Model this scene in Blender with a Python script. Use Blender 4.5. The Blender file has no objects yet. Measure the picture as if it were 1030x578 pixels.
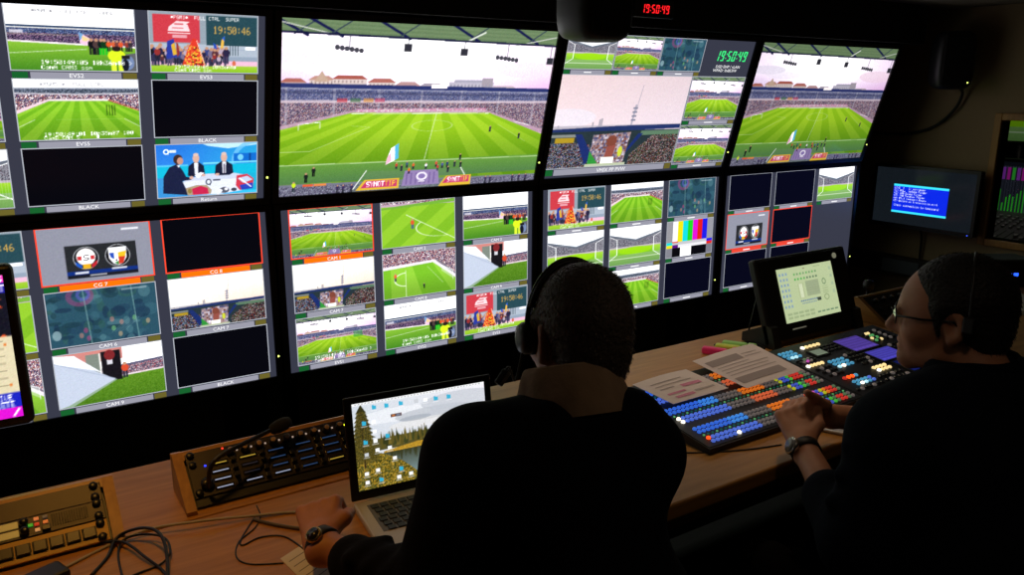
import bpy, bmesh, math, random
import numpy as np
from mathutils import Matrix, Vector

random.seed(7)
rng = np.random.default_rng(7)
S = bpy.context.scene
COL = S.collection

# ------------------------------------------------------------------ camera
CAMLOC = Vector((-0.7902, -2.6208, 1.5634))
YAW, PITCH, ROLL, FPX = 0.5784, 0.2417, 0.0035, 803.75
_F = Vector((math.sin(YAW) * math.cos(PITCH), math.cos(YAW) * math.cos(PITCH), -math.sin(PITCH)))
_R = Vector((math.cos(YAW), -math.sin(YAW), 0))
_U = _R.cross(_F)
_R, _U = _R * math.cos(ROLL) + _U * math.sin(ROLL), -_R * math.sin(ROLL) + _U * math.cos(ROLL)
cam_data = bpy.data.cameras.new('camera')
cam_data.sensor_width = 36.0
cam_data.lens = FPX * 36.0 / 1030.0
cam_data.clip_start = 0.05
cam = bpy.data.objects.new('camera', cam_data)
COL.objects.link(cam)
m = Matrix((_R, _U, -_F)).transposed().to_4x4()
m.translation = CAMLOC
cam.matrix_world = m
S.camera = cam

# ------------------------------------------------------------------ world, exposure
w = bpy.data.worlds.new('world')
S.world = w
w.use_nodes = True
w.node_tree.nodes['Background'].inputs[0].default_value = (0.01, 0.01, 0.012, 1)
w.node_tree.nodes['Background'].inputs[1].default_value = 0.0
S.view_settings.view_transform = 'Standard'
S.view_settings.look = 'None'
S.view_settings.gamma = 1.0
S.view_settings.exposure = 0.0
S.view_settings.use_curve_mapping = False
S.cycles.use_denoising = True
S.cycles.max_bounces = 6
S.cycles.sample_clamp_indirect = 4.0

SCREEN = 1.12          # brightness of a fully white picture on the monitors

# ------------------------------------------------------------------ materials
def lin(c):
    out = []
    for v in c[:3]:
        v = v / 255.0
        out.append(v / 12.92 if v <= 0.04045 else ((v + 0.055) / 1.055) ** 2.4)
    return (out[0], out[1], out[2], 1.0)

MATS = {}
def mat(name, rgb, rough=0.6, metal=0.0, emit=0.0, ecol=None, spec=0.5, noise=0.0, nscale=40.0, bump=0.0, coat=0.0):
    if name in MATS:
        return MATS[name]
    mt = bpy.data.materials.new(name)
    mt.use_nodes = True
    nt = mt.node_tree
    b = nt.nodes['Principled BSDF']
    b.inputs['Base Color'].default_value = lin(rgb)
    b.inputs['Roughness'].default_value = rough
    b.inputs['Metallic'].default_value = metal
    b.inputs['Specular IOR Level'].default_value = spec
    if coat:
        b.inputs['Coat Weight'].default_value = coat
    if emit:
        b.inputs['Emission Color'].default_value = lin(ecol or rgb)
        b.inputs['Emission Strength'].default_value = emit
    if noise or bump:
        tc = nt.nodes.new('ShaderNodeTexCoord')
        n = nt.nodes.new('ShaderNodeTexNoise')
        n.inputs['Scale'].default_value = nscale
        n.inputs['Detail'].default_value = 6
        nt.links.new(tc.outputs['Object'], n.inputs['Vector'])
        if noise:
            mx = nt.nodes.new('ShaderNodeMix'); mx.data_type = 'RGBA'
            c = lin(rgb)
            mx.inputs[6].default_value = tuple(max(0, v * (1 - noise)) for v in c[:3]) + (1,)
            mx.inputs[7].default_value = tuple(min(1, v * (1 + noise)) for v in c[:3]) + (1,)
            nt.links.new(n.outputs['Fac'], mx.inputs[0])
            nt.links.new(mx.outputs[2], b.inputs['Base Color'])
        if bump:
            bp = nt.nodes.new('ShaderNodeBump')
            bp.inputs['Strength'].default_value = bump
            bp.inputs['Distance'].default_value = 0.01
            nt.links.new(n.outputs['Fac'], bp.inputs['Height'])
            nt.links.new(bp.outputs['Normal'], b.inputs['Normal'])
    MATS[name] = mt
    return mt

def wood(name, a, b_, rough=0.45, axis=0, scale=1.0):
    if name in MATS:
        return MATS[name]
    mt = bpy.data.materials.new(name); mt.use_nodes = True
    nt = mt.node_tree; b = nt.nodes['Principled BSDF']
    tc = nt.nodes.new('ShaderNodeTexCoord'); mp = nt.nodes.new('ShaderNodeMapping')
    sc = [22 * scale, 22 * scale, 22 * scale]; sc[axis] = 1.6 * scale
    mp.inputs['Scale'].default_value = sc
    n = nt.nodes.new('ShaderNodeTexNoise'); n.inputs['Scale'].default_value = 3.0; n.inputs['Detail'].default_value = 8
    n.inputs['Distortion'].default_value = 0.4
    cr = nt.nodes.new('ShaderNodeValToRGB')
    cr.color_ramp.elements[0].position = 0.32; cr.color_ramp.elements[0].color = lin(a)
    cr.color_ramp.elements[1].position = 0.68; cr.color_ramp.elements[1].color = lin(b_)
    nt.links.new(tc.outputs['Object'], mp.inputs['Vector']); nt.links.new(mp.outputs['Vector'], n.inputs['Vector'])
    nt.links.new(n.outputs['Fac'], cr.inputs['Fac']); nt.links.new(cr.outputs['Color'], b.inputs['Base Color'])
    b.inputs['Roughness'].default_value = rough
    MATS[name] = mt
    return mt

def screen_mat(name='screen_picture', strength=SCREEN):
    if name in MATS:
        return MATS[name]
    mt = bpy.data.materials.new(name); mt.use_nodes = True
    nt = mt.node_tree; b = nt.nodes['Principled BSDF']
    at = nt.nodes.new('ShaderNodeAttribute'); at.attribute_name = 'Col'
    b.inputs['Base Color'].default_value = (0.004, 0.004, 0.005, 1)
    b.inputs['Roughness'].default_value = 0.12
    b.inputs['Specular IOR Level'].default_value = 0.15
    nt.links.new(at.outputs['Color'], b.inputs['Emission Color'])
    b.inputs['Emission Strength'].default_value = strength
    MATS[name] = mt
    return mt

def glow(name, rgb, s):
    return mat(name, (8, 8, 8), 0.4, emit=s, ecol=rgb)

BLACKP = mat('black_plastic', (20, 20, 22), 0.45, noise=0.15, nscale=60)
BEZEL = mat('bezel_black', (14, 14, 16), 0.4, noise=0.1, nscale=80)
DARKMET = mat('dark_steel', (26, 26, 28), 0.5, metal=0.3, noise=0.2, nscale=30)
GLASSM = None
WOODX = wood('beech_veneer', (168, 116, 50), (192, 138, 68), 0.42, 0)
WOODY = wood('beech_veneer_side', (160, 106, 44), (186, 130, 60), 0.45, 1)

# ------------------------------------------------------------------ mesh helpers
class MB:
    def __init__(s):
        s.v = []; s.f = []; s.m = []; s.sm = []
    def add(s, vs, fs, mi=0, smooth=False):
        o = len(s.v)
        s.v += [tuple(p) for p in vs]
        for f in fs:
            s.f.append(tuple(i + o for i in f)); s.m.append(mi); s.sm.append(smooth)
        return s
    def box(s, x0, x1, y0, y1, z0, z1, mi=0, M=None):
        vs = [(x, y, z) for z in (z0, z1) for y in (y0, y1) for x in (x0, x1)]
        if M is not None:
            vs = [M @ Vector(p) for p in vs]
        return s.add(vs, [(0, 2, 3, 1), (4, 5, 7, 6), (0, 1, 5, 4), (2, 6, 7, 3), (0, 4, 6, 2), (1, 3, 7, 5)], mi)
    def rbox(s, x0, x1, y0, y1, z0, z1, b=0.004, mi=0, M=None, seg=2):
        bm = bmesh.new()
        bmesh.ops.create_cube(bm, size=1)
        for v in bm.verts:
            v.co = Vector((x0 if v.co.x < 0 else x1, y0 if v.co.y < 0 else y1, z0 if v.co.z < 0 else z1))
        b = min(b, 0.49 * min(x1 - x0, y1 - y0, z1 - z0))
        bmesh.ops.bevel(bm, geom=list(bm.edges), offset=b, segments=seg, profile=0.5, affect='EDGES')
        bm.verts.index_update()
        vs = [(M @ v.co) if M is not None else v.co.copy() for v in bm.verts]
        fs = [[v.index for v in f.verts] for f in bm.faces]
        bm.free()
        return s.add(vs, fs, mi)
    def quad(s, a, b, c, d, mi=0):
        return s.add([a, b, c, d], [(0, 1, 2, 3)], mi)
    def prism(s, pts, d, mi=0):          # pts: 3d loop, d: extrusion vector
        n = len(pts); d = Vector(d)
        p = [Vector(q) for q in pts]
        vs = p + [q + d for q in p]
        fs = [tuple(range(n - 1, -1, -1)), tuple(range(n, 2 * n))]
        fs += [(i, (i + 1) % n, n + (i + 1) % n, n + i) for i in range(n)]
        return s.add(vs, fs, mi)
    def tube(s, path, r, n=8, mi=0, cap=True):
        P = [Vector(p) for p in path]; k = len(P)
        rs = r if isinstance(r, (list, tuple)) else [r] * k
        up = Vector((0, 0, 1)); vs = []; fs = []
        prev = None
        for i, p in enumerate(P):
            t = (P[min(i + 1, k - 1)] - P[max(i - 1, 0)]).normalized()
            if prev is None:
                a = t.cross(up)
                if a.length < 1e-3: a = t.cross(Vector((1, 0, 0)))
                a.normalize()
            else:
                a = prev - t * prev.dot(t)
                a = a.normalized() if a.length > 1e-6 else t.cross(up).normalized()
            prev = a; b = t.cross(a)
            for j in range(n):
                an = 2 * math.pi * j / n
                vs.append(p + (a * math.cos(an) + b * math.sin(an)) * rs[i])
        for i in range(k - 1):
            for j in range(n):
                fs.append((i * n + j, i * n + (j + 1) % n, (i + 1) * n + (j + 1) % n, (i + 1) * n + j))
        s.add(vs, fs, mi, True)
        if cap:
            o = len(s.v) - len(vs)
            s.f.append(tuple(o + j for j in range(n - 1, -1, -1))); s.m.append(mi); s.sm.append(False)
            s.f.append(tuple(o + (k - 1) * n + j for j in range(n))); s.m.append(mi); s.sm.append(False)
        return s
    def lathe(s, prof, c=(0, 0, 0), axis=(0, 0, 1), n=20, mi=0):   # prof: (radius, height)
        ax = Vector(axis).normalized()
        a = ax.cross(Vector((0, 0, 1)))
        if a.length < 1e-3: a = Vector((1, 0, 0))
        a.normalize(); b = ax.cross(a); c = Vector(c)
        vs = []; fs = []; k = len(prof)
        for (r, h) in prof:
            for j in range(n):
                an = 2 * math.pi * j / n
                vs.append(c + ax * h + (a * math.cos(an) + b * math.sin(an)) * r)
        for i in range(k - 1):
            for j in range(n):
                fs.append((i * n + j, i * n + (j + 1) % n, (i + 1) * n + (j + 1) % n, (i + 1) * n + j))
        fs.append(tuple(range(n - 1, -1, -1))); fs.append(tuple((k - 1) * n + j for j in range(n)))
        return s.add(vs, fs, mi, True)
    def mesh(s, name, mats):
        me = bpy.data.meshes.new(name)
        me.from_pydata([tuple(v) for v in s.v], [], s.f)
        for mt in (mats if isinstance(mats, (list, tuple)) else [mats]):
            me.materials.append(mt)
        me.polygons.foreach_set('material_index', s.m)
        me.polygons.foreach_set('use_smooth', s.sm)
        me.update()
        return me
    def build(s, name, mats, parent=None, loc=None):
        return obj(name, s.mesh(name, mats), parent, loc)

def obj(name, me, parent=None, loc=None):
    o = bpy.data.objects.new(name, me)
    COL.objects.link(o)
    if parent is not None: o.parent = parent
    if loc is not None: o.location = loc
    return o

def tag(o, label, cat, group=None):
    o['label'] = label; o['category'] = cat
    if group: o['group'] = group
    return o

def thing(name, label, cat, loc=(0, 0, 0), rot=(0, 0, 0), group=None):
    o = bpy.data.objects.new(name, None)
    o.empty_display_size = 0.1
    COL.objects.link(o)
    o.location = loc; o.rotation_euler = rot
    return tag(o, label, cat, group)

def struct(name, mb, m_):
    o = mb.build(name, m_); o['kind'] = 'structure'
    return o

def smooth_path(pts, n=8):
    P = [np.array(p, float) for p in pts]
    P = [2 * P[0] - P[1]] + P + [2 * P[-1] - P[-2]]
    out = []
    for i in range(1, len(P) - 2):
        for k in range(n):
            t = k / n
            a, b, c, d = P[i - 1], P[i], P[i + 1], P[i + 2]
            out.append(tuple(0.5 * ((2 * b) + (c - a) * t + (2 * a - 5 * b + 4 * c - d) * t * t + (3 * b - a - 3 * c + d) * t ** 3)))
    out.append(tuple(P[-2]))
    return out

_TXT = {}
def text_geo(s):
    """flat letters: verts in x,z with unit cap height, origin at bottom centre"""
    if s in _TXT: return _TXT[s]
    cu = bpy.data.curves.new('lettering', 'FONT'); cu.body = s; cu.size = 1.0; cu.resolution_u = 2
    o = bpy.data.objects.new('lettering', cu)
    me = bpy.data.meshes.new_from_object(o)
    vs = np.array([v.co[:] for v in me.vertices]) if len(me.vertices) else np.zeros((0, 3))
    fs = [tuple(p.vertices) for p in me.polygons]
    if len(vs):
        lo, hi = vs.min(0), vs.max(0)
        vs = (vs - [(lo[0] + hi[0]) / 2, 0, 0]) / 0.7
    bpy.data.objects.remove(o); bpy.data.curves.remove(cu); bpy.data.meshes.remove(me)
    _TXT[s] = (vs, fs)
    return _TXT[s]

def add_text(mb, s, org, ex, ez, h, mi=0, wid=1.0):
    vs, fs = text_geo(s)
    org, ex, ez = Vector(org), Vector(ex), Vector(ez)
    mb.add([org + ex * (float(v[0]) * h * wid) + ez * (float(v[1]) * h) for v in vs], fs, mi)

SEG = {'0': 'abcdef', '1': 'bc', '2': 'abged', '3': 'abgcd', '4': 'fgbc', '5': 'afgcd', '6': 'afgedc', '7': 'abc', '8': 'abcdefg', '9': 'abcdfg'}
def seg_polys(s, slant=0.12):
    """seven-segment polygons in a unit-height box, list of [(x,y)...], y up; returns (polys, width)"""
    out = []; x = 0.0; t = 0.075; w_, h_ = 0.5, 1.0; g = 0.02
    for ch in s:
        if ch == ':':
            for cy in (0.3, 0.7):
                out.append([(x + .02, cy - .06), (x + .12, cy - .06), (x + .12, cy + .06), (x + .02, cy + .06)])
            x += 0.24; continue
        R = {'a': (0, h_ - t * 2, w_, h_), 'd': (0, 0, w_, t * 2), 'g': (0, h_ / 2 - t, w_, h_ / 2 + t),
             'b': (w_ - t * 2, h_ / 2, w_, h_), 'c': (w_ - t * 2, 0, w_, h_ / 2), 'f': (0, h_ / 2, t * 2, h_), 'e': (0, 0, t * 2, h_ / 2)}
        for k in SEG[ch]:
            a, b, c, d = R[k]
            if k in 'adg':
                out.append([(x + a + g + t, b + .02), (x + c - g - t, b + .02), (x + c - g - t, d - .02), (x + a + g + t, d - .02)])
            else:
                out.append([(x + a, b + g * 2), (x + c, b + g * 2), (x + c, d - g * 2), (x + a, d - g * 2)])
        x += w_ + 0.17
    return [[(px + py * slant, py) for px, py in q] for q in out], x - 0.17

# ------------------------------------------------------------------ what the screens show (drawn with numpy, stored as colours on a fine grid)
FONT = {k: v.split() for k, v in {
 'A': '0E 11 11 1F 11 11 11', 'B': '1E 11 11 1E 11 11 1E', 'C': '0E 11 10 10 10 11 0E', 'D': '1E 11 11 11 11 11 1E', 'E': '1F 10 10 1E 10 10 1F',
 'F': '1F 10 10 1E 10 10 10', 'G': '0E 11 10 17 11 11 0F', 'H': '11 11 11 1F 11 11 11', 'I': '0E 04 04 04 04 04 0E', 'K': '11 12 14 18 14 12 11',
 'L': '10 10 10 10 10 10 1F', 'M': '11 1B 15 15 11 11 11', 'N': '11 19 15 13 11 11 11', 'O': '0E 11 11 11 11 11 0E', 'P': '1E 11 11 1E 10 10 10',
 'R': '1E 11 11 1E 14 12 11', 'S': '0F 10 10 0E 01 01 1E', 'T': '1F 04 04 04 04 04 04', 'U': '11 11 11 11 11 11 0E', 'V': '11 11 11 11 11 0A 04',
 'W': '11 11 11 15 15 1B 11', 'X': '11 11 0A 04 0A 11 11', 'Y': '11 11 0A 04 04 04 04', 'Z': '1F 01 02 04 08 10 1F', 'J': '07 02 02 02 02 12 0C', 'Q': '0E 11 11 11 15 12 0D',
 '0': '0E 11 13 15 19 11 0E', '1': '04 0C 04 04 04 04 0E', '2': '0E 11 01 02 04 08 1F', '3': '1F 02 04 02 01 11 0E', '4': '02 06 0A 12 1F 02 02',
 '5': '1F 10 1E 01 01 11 0E', '6': '06 08 10 1E 11 11 0E', '7': '1F 01 02 04 08 08 08', '8': '0E 11 11 0E 11 11 0E', '9': '0E 11 11 0F 01 02 0C',
 ':': '00 04 04 00 04 04 00', '.': '00 00 00 00 00 0C 0C', '*': '00 15 0E 1F 0E 15 00', '>': '10 08 04 02 04 08 10', '/': '01 01 02 04 08 10 10',
 '?': '0E 11 01 02 04 00 04', '(': '02 04 08 08 08 04 02', ')': '08 04 02 02 02 04 08',
 'a': '00 00 0E 01 0F 11 0F', 'b': '10 10 16 19 11 11 1E', 'c': '00 00 0E 10 10 11 0E', 'd': '01 01 0D 13 11 11 0F', 'e': '00 00 0E 11 1F 10 0E',
 'f': '06 09 08 1C 08 08 08', 'g': '00 0F 11 11 0F 01 0E', 'h': '10 10 16 19 11 11 11', 'i': '04 00 0C 04 04 04 0E', 'k': '10 10 12 14 18 14 12',
 'l': '0C 04 04 04 04 04 0E', 'm': '00 00 1A 15 15 11 11', 'n': '00 00 16 19 11 11 11', 'o': '00 00 0E 11 11 11 0E', 'p': '00 00 1E 11 1E 10 10',
 'r': '00 00 16 19 10 10 10', 's': '00 00 0E 10 0E 01 1E', 't': '08 08 1C 08 08 09 06', 'u': '00 00 11 11 11 13 0D', 'v': '00 00 11 11 11 0A 04',
 'w': '00 00 11 11 15 15 0A', 'x': '00 00 11 0A 04 0A 11', 'y': '00 00 11 11 0F 01 0E', 'z': '00 00 1F 02 04 08 1F', ' ': '00 00 00 00 00 00 00'}.items()}

class Cv:
    def __init__(s, w, h, ss=3, asp=16 / 9, soft=0):
        s.soft = soft
        s.w, s.h, s.ss, s.asp = w, h, ss, asp
        s.W, s.H = w * ss, h * ss
        s.a = np.zeros((s.H, s.W, 3), np.float32)
        s.v, s.u = np.meshgrid((np.arange(s.H) + .5) / s.H, (np.arange(s.W) + .5) / s.W, indexing='ij')
    def put(s, mask, col, al=1.0):
        c = np.array(col, np.float32)
        k = (mask.astype(np.float32) * al)[..., None]
        s.a = s.a * (1 - k) + c * k
    def sub(s, u0, u1, v0, v1):
        a = max(0, int(math.floor(v0 * s.H))); b = min(s.H, int(math.ceil(v1 * s.H)))
        c = max(0, int(math.floor(u0 * s.W))); d = min(s.W, int(math.ceil(u1 * s.W)))
        return slice(a, max(a, b)), slice(c, max(c, d))
    def _app(s, sl, mask, col, al):
        k = (mask.astype(np.float32) * al)[..., None]
        s.a[sl] = s.a[sl] * (1 - k) + np.array(col, np.float32) * k
    def rect(s, u0, v0, u1, v1, col, al=1.0):
        sl = s.sub(u0, u1, v0, v1)
        m_ = (s.u[sl] >= u0) & (s.u[sl] < u1) & (s.v[sl] >= v0) & (s.v[sl] < v1)
        s._app(sl, m_, col, al)
    def ell(s, cu, cv, ru, rv, col, al=1.0):
        sl = s.sub(cu - ru, cu + ru, cv - rv, cv + rv)
        s._app(sl, ((s.u[sl] - cu) / ru) ** 2 + ((s.v[sl] - cv) / rv) ** 2 < 1, col, al)
    def ring(s, cu, cv, ru, rv, t, col, al=1.0, cond=None):
        d = np.sqrt(((s.u - cu) / ru) ** 2 + ((s.v - cv) / rv) ** 2)
        m_ = np.abs(d - 1) < t
        if cond is not None: m_ &= cond(s.u, s.v)
        s.put(m_, col, al)
    def pmask(s, pts, sl=None):
        u, v = (s.u, s.v) if sl is None else (s.u[sl], s.v[sl])
        m_ = np.zeros(u.shape, bool); n = len(pts)
        for i in range(n):
            (x0, y0), (x1, y1) = pts[i], pts[(i + 1) % n]
            if y0 == y1: continue
            c = ((y0 > v) != (y1 > v)) & (u < (x1 - x0) * (v - y0) / (y1 - y0) + x0)
            m_ ^= c
        return m_
    def poly(s, pts, col, al=1.0):
        us = [p[0] for p in pts]; vs = [p[1] for p in pts]
        sl = s.sub(min(us), max(us), min(vs), max(vs))
        s._app(sl, s.pmask(pts, sl), col, al)
    def line(s, p, q, wd, col, al=1.0):
        sl = s.sub(min(p[0], q[0]) - wd, max(p[0], q[0]) + wd, min(p[1], q[1]) - wd, max(p[1], q[1]) + wd)
        ax, ay, bx, by = p[0] * s.asp, p[1], q[0] * s.asp, q[1]
        dx, dy = bx - ax, by - ay; L = dx * dx + dy * dy + 1e-12
        U, V = s.u[sl] * s.asp, s.v[sl]
        t = np.clip(((U - ax) * dx + (V - ay) * dy) / L, 0, 1)
        d = np.hypot(U - ax - t * dx, V - ay - t * dy)
        s._app(sl, d < wd / 2, col, al)
    def vgrad(s, mask, v0, v1, c0, c1):
        t = np.clip((s.v - v0) / (v1 - v0), 0, 1)[..., None]
        g = np.array(c0) * (1 - t) + np.array(c1) * t
        s.a = np.where(mask[..., None], g, s.a).astype(np.float32)
    def noise(s, mask, pal, cell=1, al=1.0, seed=0):
        r = np.random.default_rng(seed)
        pal = np.array(pal, np.float32)
        hh, ww = s.H // (s.ss * cell) + 2, s.W // (s.ss * cell) + 2
        f = pal[r.integers(0, len(pal), (hh, ww))] + r.normal(0, 14, (hh, ww, 1))
        f = np.repeat(np.repeat(f, s.ss * cell, 0), s.ss * cell, 1)[:s.H, :s.W]
        k = (mask.astype(np.float32) * al)[..., None]
        s.a = (s.a * (1 - k) + f * k).astype(np.float32)
    def text(s, t, u, v, h, col, al=1.0, wide=1.0):
        ph = h / 7; pw = ph / s.asp * wide
        for ch in t:
            g = FONT.get(ch, FONT[' '])
            for r_, hx in enumerate(g):
                bits = int(hx, 16)
                for c in range(5):
                    if bits >> (4 - c) & 1:
                        s.rect(u + c * pw, v + r_ * ph, u + (c + 1.15) * pw, v + (r_ + 1.05) * ph, col, al)
            u += 6 * pw
    def man(s, u, v, h, top, legs=(30, 30, 40), skin=(200, 150, 120), wd=0.33):
        w_ = h * wd / s.asp
        s.rect(u - w_ * .42, v - h * .48, u - w_ * .05, v, legs); s.rect(u + w_ * .08, v - h * .48, u + w_ * .42, v, legs)
        s.ell(u, v - h * .64, w_ * .62, h * .24, top)
        s.ell(u, v - h * .91, w_ * .32, h * .1, skin)
    def out(s):
        a = s.a.reshape(s.h, s.ss, s.w, s.ss, 3).mean((1, 3))
        for _ in range(s.soft):
            p = np.pad(a, ((1, 1), (1, 1), (0, 0)), 'edge')
            p = (p[:-2] + 2 * p[1:-1] + p[2:]) / 4
            a = (p[:, :-2] + 2 * p[:, 1:-1] + p[:, 2:]) / 4
        a = a + np.random.default_rng(1).normal(0, 3.0, a.shape[:2] + (1,)) + np.random.default_rng(2).normal(0, 1.6, a.shape)
        return np.clip(a, 0, 255)

CROWD = [(64, 54, 80), (130, 104, 130), (226, 196, 200), (46, 56, 104), (176, 90, 96), (90, 86, 116), (246, 232, 236), (50, 42, 56), (196, 150, 130), (110, 90, 130)]
CROWDB = [(56, 68, 124), (86, 100, 158), (160, 160, 200), (44, 46, 76), (116, 104, 134), (214, 208, 226), (66, 84, 148)]
CROWDD = [(28, 28, 38), (48, 48, 58), (96, 80, 76), (36, 50, 66), (130, 54, 50), (74, 80, 50), (170, 158, 158), (22, 22, 30), (34, 34, 44)]

def pitch(c, quad, vp, n, ca, cb, far=None):
    """mown stripes fanning out from the vanishing point vp inside quad"""
    m_ = c.pmask(quad)
    t = (c.u - vp[0]) / np.maximum(c.v - vp[1], 1e-3)
    k = (np.floor(t * n) % 2 == 0)
    t2 = np.clip((c.v - 0.5) / 0.4, 0, 1)[..., None]
    base = np.where(k[..., None], np.array(ca), np.array(cb)) * (1.02 - 0.16 * t2)
    c.a = np.where(m_[..., None], base, c.a).astype(np.float32)

def P_wide(w=400, h=225, boxes=False, tele=False):
    c = Cv(w, h, 3 if w < 300 else 2)
    u, v = c.u, c.v
    ed = np.clip(np.abs(u - .47) * 2.1 - .15, 0, 1); lo_ = np.clip((v - .24) / .14, 0, 1)
    sky = np.stack([258 - 14 * ed - 16 * ed * lo_ * (u < .5) - 8 * lo_, 258 - 36 * ed - 24 * lo_ - 14 * ed * lo_, 260 - 14 * ed - 10 * lo_ * ed], -1)
    c.a[:] = sky
    # clouds on the left
    c.ell(.08, .21, .12, .035, (228, 222, 240), .6); c.ell(.2, .25, .12, .03, (236, 228, 244), .5); c.ell(.9, .25, .14, .05, (246, 214, 232), .6)
    # town behind the stand
    for (a, b, t, r) in ((.0, .08, .315, (176, 104, 92)), (.09, .17, .300, (196, 150, 134)), (.165, .28, .295, (172, 92, 80)), (.285, .38, .312, (180, 108, 98)), (.38, .47, .33, (190, 150, 150)), (.47, .56, .335, (170, 160, 175)), (.72, .86, .35, (205, 185, 195))):
        c.rect(a, t + .02, b, .40, (222, 204, 200)); c.poly([(a - .004, t + .026), (a + .018, t + .002), (b - .018, t + .002), (b + .004, t + .026)], r)
        for k in range(int((b - a) / .013)):
            c.rect(a + .005 + k * .013, t + .032, a + .010 + k * .013, t + .046, (168, 146, 146))
    c.poly([(.105, .335), (.13, .275), (.155, .335)], (200, 170, 150))
    c.rect(.58, .33, .76, .40, (196, 190, 206)); c.rect(.60, .315, .74, .335, (176, 172, 190)); c.rect(.71, .305, .755, .4, (170, 160, 172))
    for k in range(12): c.rect(.585 + k * .014, .345, .592 + k * .014, .37, (158, 154, 172))
    # roof of our own stand
    roof = v < .075 + .02 * u
    c.put(roof, (104, 128, 92))
    c.put(roof & (np.floor((v - .02 * u) * 90) % 2 == 0), (120, 144, 104), .6)
    for a in (.02, .13, .36, .62, .86):
        c.line((a - .05, -.01), (a + .06, .085), .016, (24, 28, 74)); c.line((a + .10, -.01), (a + .02, .08), .008, (60, 74, 84))
    c.line((.0, .022), (.16, .075), .006, (205, 210, 200)); c.line((.63, .09), (.70, .03), .010, (220, 226, 214)); c.line((.83, .1), (1.0, .04), .006, (205, 210, 200))
    c.poly([(0, .066), (1, .088), (1, .1), (0, .078)], (22, 26, 60))
    for (a, b) in ((.215, .145), (.80, .175)):
        c.line((a, .08), (a, b), .006, (90, 90, 100))
        for k in range(6): c.ell(a - .04 + k * .016, b + .003 * k, .008, .014, (70, 70, 80))
    for (a, b) in ((.415, .135), (.625, .15), (.985, .19)):
        c.rect(a - .014, b - .022, a + .014, b + .022, (50, 50, 60)); c.line((a, .09), (a, b - .02), .006, (80, 80, 90))
    # stand
    top = .355 + .025 * u; mid = .445 + .012 * u
    st = (v > top) & (v < .66)
    c.put(st & (v < mid), (92, 96, 136)); c.put(st & (v >= mid), (120, 104, 124)); c.noise(st & (v < mid), CROWDB, 1, .62, 1); c.noise(st & (v >= mid), CROWD, 1, .6, 2)
    c.put(st & (v < mid), (84, 88, 120), .25); c.put(st & (np.floor(u * 26) % 4 == 0) & (np.abs((u * 26) % 1 - .5) < .1), (190, 186, 200), .5); c.put(st & (v > top + .03) & (v < top + .045), (60, 64, 96), .5)
    c.put((v > top - .012) & (v < top + .012), (44, 54, 110)); c.put(np.abs(v - mid) < .008, (225, 205, 215), .8)
    c.put((v > top + .012) & (v < top + .02), (180, 180, 200), .6)
    c.rect(.515, .345, .575, .37, (250, 240, 240))
    for a, col in ((.20, (210, 50, 60)), (.245, (60, 110, 60)), (.29, (230, 150, 60)), (.33, (200, 60, 90))): c.rect(a - .018, .43, a + .018, .452, col, .6)
    c.poly([(.0, .62), (.25, .512), (.25, .495), (.0, .585)], (206, 170, 190), .8); c.poly([(.74, .525), (1, .675), (1, .64), (.74, .505)], (206, 166, 190), .8)
    c.rect(.25, .496, .74, .52, (218, 186, 204), .8); c.noise((v > .492) & (v < .51) & (u > .25) & (u < .74), [(230, 150, 190), (240, 220, 230), (210, 130, 160)], 2, .6, 3)
    # grass
    quad = [(.235, .513), (.755, .522), (1.0, .672), (1.0, 1.0), (0, 1.0), (0, .606)]
    pitch(c, quad, (.53, .36), 5.4, (156, 204, 44), (134, 188, 30))
    gl = (np.exp(-((u - .53) / .42) ** 2 - ((v - .58) / .16) ** 2))[..., None] * np.array([16, 14, 2]); c.a = np.where(c.pmask(quad)[..., None], c.a + gl - np.array([22, 18, 2]) * np.clip((v - .64) / .2, 0, 1)[..., None], c.a).astype(np.float32)
    far = c.pmask(quad) & (v > .815)
    c.vgrad(far & (v < .93), .815, .93, (104, 156, 62), (82, 126, 74))
    wl = (232, 244, 214)
    c.line((.235, .518), (.755, .526), .004, wl); c.line((.545, .52), (.515, .815), .0045, wl, .75)
    c.ring(.533, .60, .078, .034, .04, wl, .4)
    c.line((.0, .735), (.10, .735), .004, wl, .4); c.line((.10, .735), (.30, .60), .004, wl, .4); c.line((.30, .60), (.235, .59), .003, wl, .35)
    c.line((.80, .60), (.93, .72), .004, wl, .3); c.line((.0, .815), (1.0, .828), .006, (190, 220, 160), .9)
    c.line((.06, .61), (.06, .575), .004, (240, 240, 240)); c.line((.06, .575), (.13, .565), .004, (240, 240, 240)); c.line((.13, .565), (.13, .6), .004, (240, 240, 240))
    c.line((.87, .585), (.94, .61), .004, (240, 240, 240))
    # near side: apron, benches, banners
    c.poly([(0, .93), (1, .955), (1, 1), (0, 1)], (120, 122, 140))
    c.noise(c.pmask([(0, .945), (1, .965), (1, 1), (0, 1)]), [(110, 110, 130), (60, 60, 80), (150, 150, 170), (90, 80, 110)], 1, .8, 4)
    c.poly([(.30, .875), (.68, .885), (.72, 1.0), (.25, 1.0)], (110, 140, 110), .35)
    c.line((.30, .87), (.255, .985), .006, (235, 240, 235)); c.line((.665, .875), (.70, .965), .006, (235, 240, 235))
    for (a, b) in ((.275, .425), (.59, .715)):
        dv = .012 if a > .5 else 0.0
        c.poly([(a + .02, .93 + dv * .3), (b, .93 + dv * .3), (b, .995 + dv), (a - .01, .995 + dv)], (226, 186, 60))
        c.poly([(a + .027, .938), (b - .008, .938), (b - .008, .982), (a + .007, .982)], (204, 60, 110))
        k_ = (b - a - .04) / (8 * 6 * .034 / 7 / c.asp); c.text('SYNOT', a + .028, .942, .034, (255, 245, 250), 1, k_); c.text('TIP', a + .028 + 5 * 6 * .034 / 7 / c.asp * k_, .942, .034, (250, 200, 60), 1, k_)
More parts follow.
